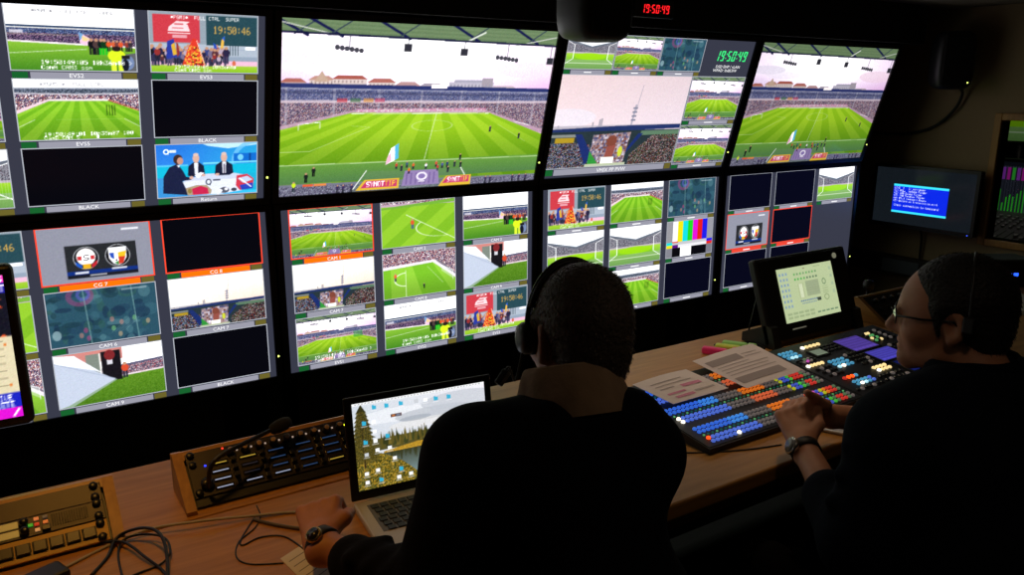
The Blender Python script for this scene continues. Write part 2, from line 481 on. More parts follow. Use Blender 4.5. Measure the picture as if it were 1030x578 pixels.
    c.poly([(.445, .885), (.575, .885), (.585, .985), (.435, .985)], (150, 130, 180)); 
    for k in range(7): c.rect(.45 + k * .018, .9, .456 + k * .018, .975, (112, 92, 150), .7)
    c.ell(.512, .925, .022, .028, (232, 226, 240)); c.ell(.512, .925, .014, .017, (140, 120, 180)); c.rect(.5, .955, .525, .962, (232, 226, 240))
    # flag and people
    c.poly([(.385, .735), (.412, .705), (.415, .80), (.368, .84), (.372, .80)], (250, 250, 250))
    c.poly([(.398, .722), (.412, .705), (.415, .80), (.402, .812)], (90, 190, 230)); c.poly([(.374, .79), (.385, .76), (.39, .815), (.368, .84)], (240, 170, 200), .8)
    r = np.random.default_rng(5)
    for (a, b, cl) in ((.41, .87, (200, 70, 50)), (.43, .885, (40, 40, 60)), (.45, .865, (60, 90, 120)), (.46, .905, (230, 120, 40)), (.475, .875, (220, 100, 50)), (.525, .88, (230, 230, 240)), (.565, .87, (210, 80, 60)), (.572, .895, (200, 60, 60)), (.59, .88, (70, 90, 150)), (.61, .875, (40, 60, 110)), (.615, .91, (30, 30, 50)), (.64, .875, (40, 50, 60)), (.66, .83, (30, 40, 30)), (.665, .88, (30, 40, 40)), (.9, .70, (30, 50, 30)), (.77, .65, (60, 60, 60))):
        c.man(a, b, .042, cl, (40, 40, 60))
    for (a, b) in ((.09, .925), (.115, .89)): c.man(a, b, .06, (24, 30, 30), (16, 16, 20))
    c.man(.05, .975, .06, (210, 240, 40), (40, 50, 60)); c.rect(.08, .935, .115, .95, (232, 96, 50)); c.rect(.118, .935, .16, .95, (240, 140, 70))
    for a in (.2, .22, .25, .78, .8, .9, .93, .96): c.man(a, 1.0, .05, (60, 50, 90), (30, 30, 40))
    if tele:
        c.text('*PGM1*  FULL CTRL  SUPER', .22, .05, .05, (110, 110, 120)); c.text('19:50:49:05 10h36m40 >', .2, .86, .07, (255, 255, 255)); c.text('CamA CAM1 ssm', .2, .93, .06, (250, 250, 250))
        c.rect(.70, .44, .82, .58, (40, 150, 70), .5)
    return c.out()

def P_evs5(w=144, h=81, tele=True):
    c = Cv(w, h); u, v = c.u, c.v
    c.a[:] = (255, 255, 255)
    st = (v > .13) & (v < .6)
    c.noise(st & (v < .24), [(60, 70, 90), (90, 100, 120), (120, 130, 150), (50, 60, 75)], 1, 1, 3); c.noise(st & (v >= .24), CROWD, 1, 1, 4)
    c.put(np.abs(v - (.24 - .03 * np.abs(u - .5))) < .014, (220, 215, 225), .8); c.put(np.abs(v - .14) < .012, (200, 205, 220), .7)
    c.poly([(0, .56), (.26, .345), (.26, .315), (0, .5)], (238, 210, 220)); c.poly([(.74, .345), (1, .56), (1, .5), (.74, .315)], (210, 90, 60), .6)
    c.rect(.26, .315, .74, .36, (238, 222, 230))
    pitch(c, [(.26, .35), (.74, .35), (1, .53), (1, 1), (0, 1), (0, .56)], (.5, .12), 7.0, (146, 206, 50), (116, 184, 34))
    c.line((.0, .78), (.13, .66), .008, (230, 245, 210)); c.line((.87, .66), (1, .8), .008, (230, 245, 210)); c.line((.3, .66), (.87, .66), .004, (190, 230, 150), .6)
    for k in range(4): c.rect(.72 + k * .022, .42, .728 + k * .022, .60, (20, 50, 10), .9)
    if tele:
        c.text('*PGM5 *  FULL CTRL', .2, .045, .06, (165, 165, 175)); c.text('19:50:49:01 10h35m07 100', .19, .875, .065, (250, 255, 250)); c.text('CamD CAM 5', .19, .94, .06, (250, 255, 250)); c.rect(.62, .93, .64, .99, (255, 255, 255))
    return c.out()

def P_side(w=144, h=81, tele=True):
    c = Cv(w, h); u, v = c.u, c.v
    c.a[:] = (255, 255, 255)
    st = (v > .30) & (v < .62)
    c.noise(st & (v < .42), [(50, 70, 120), (80, 100, 150), (60, 60, 90), (120, 130, 160)], 1, 1, 6); c.noise(st & (v >= .42), [(60, 40, 70), (110, 80, 120), (80, 70, 100), (150, 120, 150), (40, 40, 70)], 1, 1, 7)
    c.rect(0, .295, 1, .325, (60, 80, 110)); c.rect(.0, .335, 1, .345, (250, 250, 240), .9); c.rect(0, .435, .6, .45, (200, 190, 160), .6); c.rect(.02, .38, .12, .43, (235, 230, 240), .8)
    c.vgrad(v > .55 + .06 * u, .55, 1.0, (140, 196, 56), (70, 136, 34))
    c.put((v > .535 + .06 * u) & (v < .56 + .06 * u), (240, 230, 235))
    c.line((0, .74), (.6, .655), .01, (220, 240, 200), .9)
    c.poly([(.545, .38), (.64, .49), (.60, .60), (.55, .56)], (240, 200, 225)); c.poly([(.545, .38), (.58, .42), (.56, .5), (.55, .52)], (120, 170, 220)); c.poly([(.57, .44), (.63, .49), (.6, .53), (.57, .52)], (250, 220, 120), .7)
    for (a, cl) in ((.64, (20, 20, 26)), (.68, (80, 60, 60)), (.72, (20, 30, 30)), (.745, (20, 60, 30)), (.78, (230, 90, 40)), (.82, (220, 100, 60)), (.85, (120, 60, 60)), (.88, (230, 90, 50)), (.93, (150, 60, 50)), (.96, (60, 50, 60))):
        c.man(a, .74 if a < .76 else .68, .26 if a < .76 else .18, cl, (30, 200, 40) if abs(a - .733) < .02 else (26, 26, 34))
    c.poly([(.86, .74), (1, .7), (1, 1), (.86, 1)], (96, 98, 104))
    c.man(.84, 1.02, .42, (226, 250, 40), (226, 246, 60), (40, 30, 30), .5); c.ell(.93, .86, .055, .12, (120, 140, 180)); c.ell(.91, .9, .03, .1, (24, 26, 40)); c.rect(.88, .74, .95, .80, (30, 30, 36))
    if tele:
        c.text('*PGM1*  FULL CTRL  SUPER', .2, .05, .055, (150, 150, 160)); c.text('19:50:49:05 10h36m40 >', .23, .835, .07, (255, 255, 255)); c.text('CamA CAM3 ssm', .23, .92, .065, (255, 255, 255))
    return c.out()

def P_score(w=144, h=81, tele=True):
    c = Cv(w, h); u, v = c.u, c.v
    c.a[:] = (178, 190, 206)
    c.rect(0, .0, 1, .52, (150, 164, 176)); c.rect(.03, .04, .45, .50, (208, 62, 74)); c.rect(.51, .03, .995, .53, (40, 74, 84))
    for q in ([(.17, .24), (.24, .14), (.34, .20), (.36, .31), (.16, .31)], [(.24, .14), (.36, .15), (.30, .22)]): c.poly(q, (245, 215, 220))
    c.rect(.22, .18, .3, .2, (208, 62, 74)); c.rect(.2, .25, .3, .265, (208, 62, 74)); c.rect(.16, .335, .36, .35, (245, 215, 220)); c.rect(.2, .37, .33, .42, (240, 190, 200), .8)
    c.text('19:50:46', .575, .2, .13, (206, 168, 84), 1.0, .72)
    c.rect(.88, .545, .98, .595, (245, 245, 250)); c.rect(.0, .78, 1, .89, (240, 190, 215)); c.rect(.6, .72, 1, .80, (150, 166, 186)); c.rect(.55, .6, 1, .605, (130, 150, 170))
    for k in range(4): c.rect(.73 + k * .025, .53, .737 + k * .025, .70, (40, 60, 70))
    c.vgrad(v > .885, .885, 1, (170, 210, 60), (140, 196, 40))
    r = np.random.default_rng(9)
    for k in range(90):
        a = r.uniform(0, .70) ** 1.0; hh = r.uniform(.12, .30)
        c.man(a, r.uniform(.80, .9), hh, [(44, 40, 70), (90, 50, 60), (150, 50, 50), (30, 30, 40), (60, 70, 130), (190, 170, 190), (120, 110, 140)][k % 7], [(50, 50, 80), (90, 80, 110), (40, 40, 60)][k % 3])
    c.poly([(.15, .48), (.21, .44), (.24, .74), (.14, .78)], (44, 60, 160)); c.poly([(.185, .54), (.215, .50), (.235, .70), (.2, .72)], (226, 180, 60)); c.poly([(.23, .5), (.25, .52), (.26, .7), (.235, .74)], (150, 50, 50))
    fl = [(.385, .42), (.42, .44), (.50, .90), (.28, .88), (.33, .62)]; c.poly(fl, (226, 60, 44)); mk = c.pmask(fl)
    c.noise(mk & (u > .37) & (v > .56), [(226, 60, 44), (240, 180, 50), (240, 180, 50), (70, 40, 30), (226, 60, 44)], 2, .9, 40); c.noise(mk & (u < .37), [(226, 60, 44), (232, 80, 50), (244, 200, 70)], 2, .8, 41)
    c.line((.42, .46), (.49, .88), .012, (255, 220, 200))
    c.poly([(.57, .48), (.60, .52), (.61, .6), (.58, .58)], (40, 80, 190)); c.poly([(.65, .44), (.68, .36), (.67, .56), (.64, .58)], (240, 190, 80)); c.poly([(.655, .4), (.685, .36), (.68, .46)], (50, 100, 200))
    c.ell(.77, .84, .018, .05, (220, 110, 80))
    if tele:
        c.text('*PGM1*  FULL CTRL  SUPER', .19, .05, .055, (255, 255, 255)); c.text('19:50:49:05 10h36m40', .21, .875, .06, (250, 250, 250)); c.text('CamA CAM2 ssm', .21, .94, .055, (250, 250, 250))
    return c.out()

def P_tower(w=144, h=81, big=False):
    c = Cv(w, h); u, v = c.u, c.v
    t = np.clip(v / .55, 0, 1)
    if big:
        c.a[:] = np.stack([232 - 8 * u + 6 * t, 208 + 10 * t - 4 * u, 210 + 14 * t], -1)
    else:
        c.a[:] = np.stack([255 - 4 * t, 250 - 26 * t * u - 4 * t, 236 - 30 * t + 20 * (1 - u) * t], -1)
    c.ell(.1, .45, .2, .1, (226, 226, 240), .5)
    c.line((.62, .10), (.60, .40), .006, (150, 150, 170)); c.line((.595, .32), (.585, .56), .022, (166, 164, 182), .9)
    for k in range(4): c.rect(.575, .34 + k * .045, .612, .36 + k * .045, (134, 134, 156))
    for a, b in ((.28, .50), (.33, .47), (.345, .46), (.03, .53)): c.rect(a, b, a + .012, .56, (170, 164, 176))
    c.rect(0, .535, 1, .57, (176, 172, 186), .7); c.poly([(0, .57), (.5, .545), (1, .54), (1, .59), (0, .62)], (36, 52, 104))
    c.put(v > .60, (40, 54, 60)); c.poly([(0, .6), (.0, .57), (1, .55), (1, .59)], (36, 52, 104))
    c.rect(0, .63, .2, .66, (200, 200, 190), .6); c.rect(.03, .665, .17, .73, (180, 150, 40)); c.rect(.68, .61, 1, .66, (120, 160, 120), .7)
    c.noise(((v > .72 + .3 * np.maximum(u - .2, 0)) & (u < .3)), CROWDD + [(120, 140, 170), (70, 90, 140)], 1, 1, 11); c.noise((v > .66) & (u > .62) & (u > .98 - (v - .4) * .75), CROWDD + [(80, 100, 60)], 1, 1, 12); c.noise((v > .70) & (u > .74), CROWDD, 1, 1, 13)
    c.poly([(.17, .63), (.22, .63), (.32, .86), (.28, .98)], (30, 48, 110)); c.poly([(.66, .64), (.70, .64), (.56, .92), (.52, .98)], (30, 48, 110))
    c.poly([(.31, .64), (.60, .62), (.58, .97), (.30, .97)], (120, 110, 116)); m_ = c.pmask([(.31, .64), (.60, .62), (.58, .97), (.30, .97)])
    c.noise(m_, [(150, 130, 140), (200, 190, 205), (130, 80, 70), (90, 90, 130), (180, 150, 150)], 3, .9, 14)
    c.poly([(.30, .82), (.38, .97), (.30, .97)], (50, 150, 60)); c.ell(.46, .72, .04, .07, (130, 70, 56)); c.poly([(.43, .78), (.5, .76), (.48, .95), (.42, .93)], (150, 80, 70)); c.ell(.54, .84, .018, .06, (210, 220, 60))
    c.rect(.40, .90, .50, .975, (250, 250, 236)); c.put((v > .97) & (u > .28) & (u < .6), (190, 200, 170))
    return c.out()

def P_wall(w=144, h=81):
    c = Cv(w, h); u, v = c.u, c.v
    c.a[:] = (250, 250, 255)
    st = (v > .40 - .10 * u) & (v < .60 - .06 * u)
    c.noise(st, [(70, 66, 90), (120, 110, 130), (200, 180, 190), (90, 80, 100), (180, 90, 100)], 1, 1, 15)
    c.put((v > .40 - .10 * u) & (v < .44 - .10 * u), (90, 90, 120), .9); c.put((v > .57 - .06 * u) & (v < .60 - .06 * u), (235, 215, 225))
    c.vgrad(v > .60 - .06 * u, .5, 1, (106, 160, 40), (70, 120, 26))
    c.noise(v > .61 - .06 * u, [(106, 150, 40), (80, 126, 30), (70, 112, 24)], 1, .45, 16)
    c.rect(.0, .0, .62, .22, (205, 110, 100), .8); c.rect(.28, .06, .40, .5, (130, 140, 130)); c.rect(.42, .04, .60, .62, (24, 22, 28)); c.rect(.47, .2, .52, .3, (215, 215, 225)); c.rect(.40, .06, .415, .55, (235, 235, 230))
    c.man(.63, .60, .3, (220, 80, 50), (40, 40, 60)); c.ell(.5, .12, .05, .1, (130, 40, 44))
    c.poly([(0, .14), (.22, .22), (.53, .60), (.08, .97), (0, 1.0)], (198, 208, 228)); c.poly([(0, .0), (.18, .04), (.43, .46), (.36, .38), (0, .14)], (236, 240, 248)); c.line((0, .14), (.53, .59), .012, (168, 180, 204))
    c.poly([(.08, .97), (.53, .60), (.55, .61), (.12, 1.0), (.0, 1.0)], (150, 176, 150))
    return c.out()

def P_half(w=144, h=81):
    c = Cv(w, h); u, v = c.u, c.v
    c.a[:] = (128, 200, 30)
    k = np.floor((u * 1.2 + v * .9) * 3.4) % 2 == 0
    c.a = np.where(k[..., None], np.array((150, 206, 50)), np.array((130, 190, 40))).astype(np.float32)
    c.rect(0, 0, 1, .1, (200, 170, 190)); c.noise(v < .05, CROWD, 1, 1, 17); c.poly([(0, .12), (1, .0), (1, .08), (0, .16)], (120, 180, 60))
    c.line((.33, .30), (1, .93), .012, (240, 250, 225)); c.ring(.80, .62, .34, .22, .025, (236, 248, 220), .85, lambda a, b: b > .30 + (a - .33) * .94)
    c.man(.41, .62, .22, (226, 90, 50), (60, 70, 150))
    return c.out()

def P_corner(w=144, h=81):
    c = Cv(w, h); u, v = c.u, c.v
    pitch(c, [(0, 0), (1, 0), (1, 1), (0, 1)], (.1, -1.2), 5.2, (150, 212, 62), (124, 194, 44))
    c.noise(v < .28, CROWD + [(170, 60, 60)], 1, 1, 18); c.poly([(.7, .2), (1, .18), (1, .70), (.95, .62)], (130, 120, 135)); c.noise(c.pmask([(.7, .15), (1, .15), (1, .58)]), CROWD, 1, 1, 19)
    c.poly([(0, .28), (.7, .22), (1, .62), (1, .70), (.68, .28), (0, .35)], (236, 226, 236))
    c.line((.30, .40), (.30, 1), .012, (240, 250, 225)); c.ring(.30, .60, .15, .15, .06, (240, 250, 225), .9, lambda a, b: a < .30); c.line((.60, .36), (.82, .78), .008, (230, 245, 210), .8)
    c.poly([(.80, .38), (.97, .52), (.97, .72), (.80, .50)], (225, 235, 225), .5); c.line((.80, .38), (.97, .52), .012, (250, 250, 250)); c.line((.97, .52), (.97, .74), .012, (250, 250, 250))
    c.man(.16, .62, .18, (230, 110, 60), (40, 40, 60)); c.man(.55, .86, .12, (30, 40, 50), (20, 20, 30))
    return c.out()

def P_goal(w=144, h=81, left=True):
    c = Cv(w, h); u, v = c.u, c.v
    c.vgrad(v < .6, 0, .45, (255, 255, 255), (225, 232, 245))
    sh = .36 + .18 * (1 - np.abs(u - .5) * 2)
    c.put((v > sh - .19) & (v < .6), (104, 112, 126)); c.noise((v > sh - .14) & (v < .56), [(120, 120, 135), (80, 84, 96), (170, 165, 175), (100, 90, 100)], 1, .9, 21)
    c.put((v > .52) & (v < .56), (210, 195, 205), .8)
    c.vgrad(v > .56, .56, .72, (168, 220, 50), (128, 196, 40)); c.vgrad(v > .74, .74, 1, (140, 186, 104), (112, 160, 84))
    c.ell(.5, .64, .32, .1, (160, 226, 20), .8)
    wt = (246, 248, 250)
    for a, b in ((.14, .0), (.86, 1.0)):
        c.line((a, .32), (a, .72), .02, wt); c.line((a, .32), (b, .22), .014, wt); c.line((a, .72), (b, .86), .014, wt); 
        for k in range(6): c.line((a + (b - a) * k / 6, .32 - .1 * k / 6), (a + (b - a) * k / 6, .72 + .14 * k / 6), .004, wt, .6)
    c.line((.0, .84), (1, .84), .014, (236, 246, 226), .9); c.line((.14, .30), (.86, .24), .008, (235, 235, 240), .6)
    return c.out()

def P_blue(w=144, h=81):
    c = Cv(w, h); u, v = c.u, c.v
    c.a[:] = (44, 82, 100)
    r = np.random.default_rng(22)
    for k in range(70):
        a, b = r.uniform(0, 1), r.uniform(0, 1)
        c.ell(a, b, r.uniform(.02, .09), r.uniform(.03, .12), [(34, 62, 88), (60, 104, 120), (28, 56, 66), (50, 92, 84), (86, 130, 140), (24, 44, 70)][k % 6], .55)
    for k in range(9): c.ell(r.uniform(.02, .9), r.uniform(.55, .95), .02, .05, [(190, 130, 120), (200, 170, 130), (170, 70, 120), (120, 190, 120)][k % 4], .6)
    c.ring(.30, .10, .10, .15, .25, (150, 70, 120), .55); c.ring(.33, .08, .05, .09, .3, (90, 90, 190), .6)
    for a in (.33, .77): c.line((a, 0), (a + .03, 1), .018, (120, 165, 165), .7)
    for k in range(5): c.line((.55 + k * .03, .85), (.72 + k * .025, .62), .006, (150, 190, 195), .5)
    c.ell(.06, .78, .04, .09, (170, 195, 200), .6); c.rect(.68, .05, .92, .08, (200, 215, 222), .5)
    return c.out()

def P_crest(w=144, h=81):
    c = Cv(w, h); u, v = c.u, c.v
    c.a[:] = (146, 148, 164)
    c.rect(.74, .08, .90, .115, (240, 240, 248), .85)
    c.rect(.22, .33, .86, .93, (40, 42, 46)); c.rect(.22, .80, .86, .87, (20, 50, 130)); c.rect(.22, .87, .86, .93, (28, 30, 40))
    # round badge, red / blue / gold, with a letter in the middle
    c.ell(.40, .57, .115, .205, (170, 172, 178)); c.ell(.40, .57, .107, .19, (24, 24, 28)); c.ell(.40, .55, .085, .155, (240, 236, 236))
    c.poly([(.30, .62), (.36, .70), (.35, .76), (.31, .70)], (30, 90, 200)); c.rect(.365, .68, .435, .765, (236, 180, 40)); c.poly([(.44, .70), (.5, .62), (.49, .70), (.45, .76)], (200, 40, 50))
    c.rect(.325, .53, .36, .60, (210, 50, 56)); c.rect(.44, .53, .475, .60, (210, 50, 56)); c.ell(.40, .565, .038, .07, (252, 250, 250)); c.text('S', .376, .515, .10, (40, 36, 44), 1, 1.2)
    # shield in a black round
    c.ell(.685, .57, .115, .205, (170, 172, 178)); c.ell(.685, .57, .107, .19, (20, 20, 24)); c.poly([(.60, .42), (.77, .42), (.765, .62), (.73, .72), (.685, .76), (.64, .72), (.605, .62)], (235, 236, 240))
    c.poly([(.61, .52), (.65, .52), (.65, .64), (.62, .60)], (40, 80, 190)); c.poly([(.69, .52), (.765, .50), (.75, .62), (.69, .60)], (246, 200, 40)); c.poly([(.69, .60), (.755, .60), (.73, .72), (.69, .74)], (214, 60, 40)); c.ell(.67, .66, .022, .04, (250, 250, 250)); c.ell(.67, .66, .009, .016, (30, 30, 36)); c.poly([(.65, .70), (.69, .68), (.685, .755)], (60, 150, 70))
    c.rect(.29, .815, .41, .85, (230, 232, 240), .9); c.rect(.62, .79, .76, .825, (230, 232, 240), .9); c.rect(.42, .88, .57, .905, (220, 222, 230), .8)
    return c.out()

def P_studio(w=144, h=81):
    c = Cv(w, h); u, v = c.u, c.v
    c.a[:] = np.stack([40 + 20 * v, 120 + 110 * np.clip(u - .2, 0, .8) * .5 + 40 * v, 226 + 20 * v], -1)
    c.poly([(.45, 0), (1, 0), (1, .04), (.7, .1), (.5, .04)], (190, 230, 250)); c.ring(.98, .35, .22, .36, .10, (120, 200, 250), .8); c.rect(.76, .2, 1, .40, (20, 110, 210)); c.ell(.83, .28, .03, .06, (120, 210, 250)); c.rect(.92, .2, .94, .4, (14, 70, 150))
    c.rect(0, .38, .3, .41, (90, 200, 245)); c.rect(0, .41, 1, .62, (20, 190, 226)); c.rect(.45, .36, 1, .39, (120, 220, 250)); c.rect(0, .62, .3, 1, (60, 150, 220)); c.rect(.8, .6, 1, .95, (30, 180, 220))
    c.ring(.095, .13, .022, .04, .25, (240, 246, 255)); c.rect(.125, .10, .19, .15, (235, 242, 255), .9); c.rect(.108, .17, .116, .19, (240, 246, 255))
    c.poly([(.17, .78), (.30, .66), (.48, .58), (.75, .58), (.93, .66), (.97, .80), (.9, .93), (.6, 1.0), (.25, .97)], (206, 214, 236)); c.poly([(.17, .78), (.30, .70), (.9, .70), (.97, .80), (.9, .93), (.6, 1.0), (.25, .97)], (222, 228, 244))
    # three men in dark suits
    c.poly([(.12, .42), (.20, .36), (.25, .5), (.28, .62), (.24, .7), (.30, .98), (.05, .92), (.06, .6)], (28, 34, 66)); c.ell(.205, .28, .045, .095, (60, 44, 44)); c.ell(.225, .31, .03, .07, (206, 150, 130)); c.poly([(.19, .38), (.22, .40), (.21, .44)], (235, 235, 245)); c.poly([(.24, .6), (.34, .64), (.33, .68), (.22, .7)], (28, 34, 66))
    for (a, wd) in ((.38, .085), (.66, .095)):
        c.poly([(a - wd, .60), (a - wd * .9, .42), (a - .03, .35), (a + .03, .35), (a + wd * .9, .42), (a + wd, .58), (a + wd * .6, .62), (a - wd * .6, .62)], (26, 30, 56))
        c.poly([(a - .02, .36), (a + .02, .36), (a + .018, .58), (a - .015, .58)], (226, 230, 242)); c.ell(a, .27, .032, .09, (222, 178, 160)); c.ell(a, .20, .026, .03, (226, 196, 184))
    c.rect(.652, .40, .668, .58, (120, 110, 130)); c.poly([(.36, .6), (.42, .54), (.46, .56), (.4, .66)], (232, 238, 250)); c.ell(.33, .64, .02, .03, (224, 176, 160)); c.ell(.45, .6, .02, .025, (224, 176, 160)); c.ell(.59, .6, .022, .025, (224, 176, 160))
    c.ring(.5, .74, .025, .05, .22, (60, 64, 80)); c.rect(.545, .69, .62, .725, (90, 94, 112)); c.rect(.512, .79, .52, .81, (60, 64, 80))
    c.poly([(.27, .84), (.38, .79), (.48, .80), (.53, .90), (.52, .98), (.29, .99)], (180, 160, 130)); c.poly([(.33, .86), (.42, .81), (.49, .86), (.50, .98), (.34, .98)], (204, 40, 80)); c.ell(.31, .9, .02, .05, (150, 130, 70))
    c.ell(.66, .92, .05, .06, (90, 94, 110)); c.ell(.68, .90, .02, .03, (230, 232, 240)); c.ell(.62, .93, .02, .03, (236, 238, 246)); c.ell(.76, .92, .03, .035, (70, 74, 90))
    c.poly([(.79, .64), (.9, .62), (.97, .72), (.96, .92), (.82, .94), (.78, .84)], (214, 60, 80)); c.poly([(.80, .70), (.9, .66), (.96, .74), (.86, .80)], (200, 210, 236)); c.poly([(.82, .84), (.96, .80), (.96, .92), (.84, .94)], (44, 70, 190)); c.line((.82, .7), (.94, .88), .02, (240, 240, 250))
    return c.out()

def P_bars(w=144, h=81):
    c = Cv(w, h, soft=0)
    cols = [(150, 150, 156), (236, 236, 240), (236, 226, 20), (20, 220, 224), (30, 214, 40), (224, 20, 214), (226, 30, 30), (30, 30, 226), (150, 150, 160)]
    ed = [0, .125, .232, .339, .446, .553, .66, .767, .875, 1]
    for k in range(9): c.rect(ed[k], 0, ed[k + 1], .58, cols[k])
    c.rect(.0, .58, 1, .66, (200, 200, 206)); c.rect(.125, .58, .875, .66, (196, 196, 202)); c.rect(0, .58, .125, .66, (20, 220, 224)); c.rect(.875, .58, 1, .66, (30, 30, 226))
    c.rect(0, .66, .125, .74, (236, 226, 20)); c.rect(.125, .66, .25, .74, (90, 20, 130)); c.rect(.25, .66, .875, .74, (226, 226, 230)); c.rect(.875, .66, 1, .74, (226, 40, 30))
    c.rect(0, .74, .125, 1, (130, 130, 140)); c.rect(.125, .74, .30, 1, (10, 10, 14)); c.rect(.30, .74, .54, 1, (250, 250, 252)); c.rect(.54, .74, .875, 1, (10, 10, 16)); c.rect(.875, .74, 1, 1, (120, 120, 132)); c.rect(.12, .56, .25, .60, (226, 60, 40), .7)
    return c.out()

def P_dark(w=4, h=3, col=(7, 7, 14)):
    return np.zeros((h, w, 3)) + np.array(col)

PICS = {}
def pic(key):
    if key not in PICS:
        PICS[key] = {'wide': lambda: P_wide(400, 225), 'wide_small': lambda: P_wide(150, 84), 'wide_evs': lambda: P_wide(150, 84, tele=True), 'evs5': P_evs5, 'evs5_plain': lambda: P_evs5(tele=False),
            'side': P_side, 'side_plain': lambda: P_side(tele=False), 'score': P_score, 'tower': P_tower, 'tower_big': lambda: P_tower(240, 135, True), 'wall': P_wall, 'half': P_half, 'corner': P_corner,
            'goal': P_goal, 'blue': P_blue, 'crest': P_crest, 'studio': P_studio, 'bars': P_bars, 'black': P_dark, 'navy': lambda: P_dark(col=(7, 8, 26))}[key]()  # navy: black picture with the tint of an LCD seen from the side put in
    return PICS[key]

_GRID = {}
def grid_mesh(name, img, w_, h_, key=None, mt=None, gain=1.0):
    """upright display face, local x 0..w_, z 0..h_, facing -y, one colour per cell of the picture"""
    kk = (key, round(w_, 4), round(h_, 4), gain)
    if key and kk in _GRID: return _GRID[kk]
    H, W_ = img.shape[:2]
    # vertices sit at picture samples: pad to the rim
    us = np.concatenate([[0], (np.arange(W_) + .5) / W_, [1]]) * w_
    vs = h_ - np.concatenate([[0], (np.arange(H) + .5) / H, [1]]) * h_
    im = np.pad(img, ((1, 1), (1, 1), (0, 0)), 'edge') / 255.0
    L = np.where(im <= 0.04045, im / 12.92, ((im + 0.055) / 1.055) ** 2.4)
    L = L * (1 + .8 * (L.mean(-1, keepdims=True)) ** 8) * gain
    nx, ny = W_ + 2, H + 2
    X, Z = np.meshgrid(us, vs)
    co = np.stack([X, np.zeros_like(X), Z], -1).reshape(-1, 3).astype(np.float32)
    i = np.arange(nx * ny).reshape(ny, nx)
    q = np.stack([i[1:, :-1], i[1:, 1:], i[:-1, 1:], i[:-1, :-1]], -1).reshape(-1, 4)
    me = bpy.data.meshes.new(name)
    me.vertices.add(nx * ny); me.vertices.foreach_set('co', co.ravel())
    me.loops.add(q.size); me.loops.foreach_set('vertex_index', q.ravel().astype(np.int32))
    me.polygons.add(len(q)); me.polygons.foreach_set('loop_start', np.arange(0, q.size, 4, dtype=np.int32))
    me.update(calc_edges=True)
    at = me.attributes.new('Col', 'FLOAT_COLOR', 'POINT')
    at.data.foreach_set('color', np.concatenate([L, np.ones(L.shape[:2] + (1,))], -1).reshape(-1).astype(np.float32))
    me.materials.append(mt or screen_mat())
    if key: _GRID[kk] = me
    return me

def _ray(x, y):
    return _F + _R * ((x - 515) / FPX) - _U * ((y - 289) / FPX)
def at_z(x, y, z):
    d = _ray(x, y); return CAMLOC + d * ((z - CAMLOC.z) / d.z)
def at_x(x, y, X):
    d = _ray(x, y); return CAMLOC + d * ((X - CAMLOC.x) / d.x)

# ------------------------------------------------------------------ the room
XR = 3.55                       # right-hand wall
CEIL = 1.985
M_FLOOR = mat('dark_carpet', (34, 33, 34), 0.95, noise=0.3, nscale=120, bump=0.3)
M_CEIL = mat('ceiling_lining', (128, 120, 108), 0.9, noise=0.1, nscale=50)
M_WALL = mat('tan_wall_lining', (150, 128, 98), 0.85, noise=0.08, nscale=70, bump=0.05)
M_BACK = mat('black_lining', (17, 17, 18), 0.9, noise=0.2, nscale=40)
b = MB(); b.box(-2.6, 5.6, -3.5, 0.62, -0.05, 0); struct('floor', b, M_FLOOR)
b = MB(); b.box(-2.6, 5.6, -3.5, 0.62, CEIL, CEIL + .05); struct('ceiling', b, M_CEIL)
b = MB(); b.box(-2.6, XR, 0.40, 0.46, 0, CEIL); struct('wall_back', b, M_BACK)
b = MB(); b.box(-2.6, 5.6, -3.5, -3.44, 0, CEIL); struct('wall_front', b, M_BACK)
b = MB(); b.box(-2.6, -2.54, -3.5, 0.46, 0, CEIL); struct('wall_left', b, M_BACK)
WY0, WY1, WZ0, WZ1 = -1.45, -0.52, 0.82, 1.425
b = MB()
b.box(XR, XR + .07, -3.5, WY0, 0, CEIL); b.box(XR, XR + .07, WY1, 0.46, 0, CEIL)
b.box(XR, XR + .07, WY0, WY1, 0, WZ0); b.box(XR, XR + .07, WY0, WY1, WZ1, CEIL)
struct('wall_right', b, M_WALL)
# window into the sound room
M_GLASS = bpy.data.materials.new('window_glass'); M_GLASS.use_nodes = True
_n = M_GLASS.node_tree.nodes['Principled BSDF']
_n.inputs['Transmission Weight'].default_value = 1.0; _n.inputs['Roughness'].default_value = 0.0; _n.inputs['IOR'].default_value = 1.05
_n.inputs['Base Color'].default_value = (.85, .88, .88, 1)
win = bpy.data.objects.new('window_1', None); COL.objects.link(win); win['kind'] = 'structure'; win.location = (XR, (WY0 + WY1) / 2, WZ0)
b = MB(); yc = (WY1 - WY0) / 2; hh = WZ1 - WZ0
for (y0, y1, z0, z1) in ((-yc - .035, -yc, -.035, hh + .035), (yc, yc + .035, -.035, hh + .035), (-yc, yc, -.035, 0), (-yc, yc, hh, hh + .035)):
    b.rbox(-.022, .075, y0, y1, z0, z1, .004)
b.build('window_frame', wood('window_frame_wood', (158, 112, 54), (178, 130, 68), .5, 2), win)
b = MB(); b.box(.03, .036, -yc, yc, 0, hh); b.build('pane', M_GLASS, win)
# sound room shell
b = MB(); b.box(5.5, 5.56, -3.5, .62, 0, CEIL); b.box(XR + .07, 5.5, .56, .62, 0, CEIL); struct('wall_far', b, mat('sound_room_lining', (60, 56, 52), .9))
# dark bulkhead above the monitors and trim along the ceiling
b = MB(); b.box(-2.54, 3.3, -.20, .40, 1.80, CEIL); struct('trim_1', b, M_BACK)

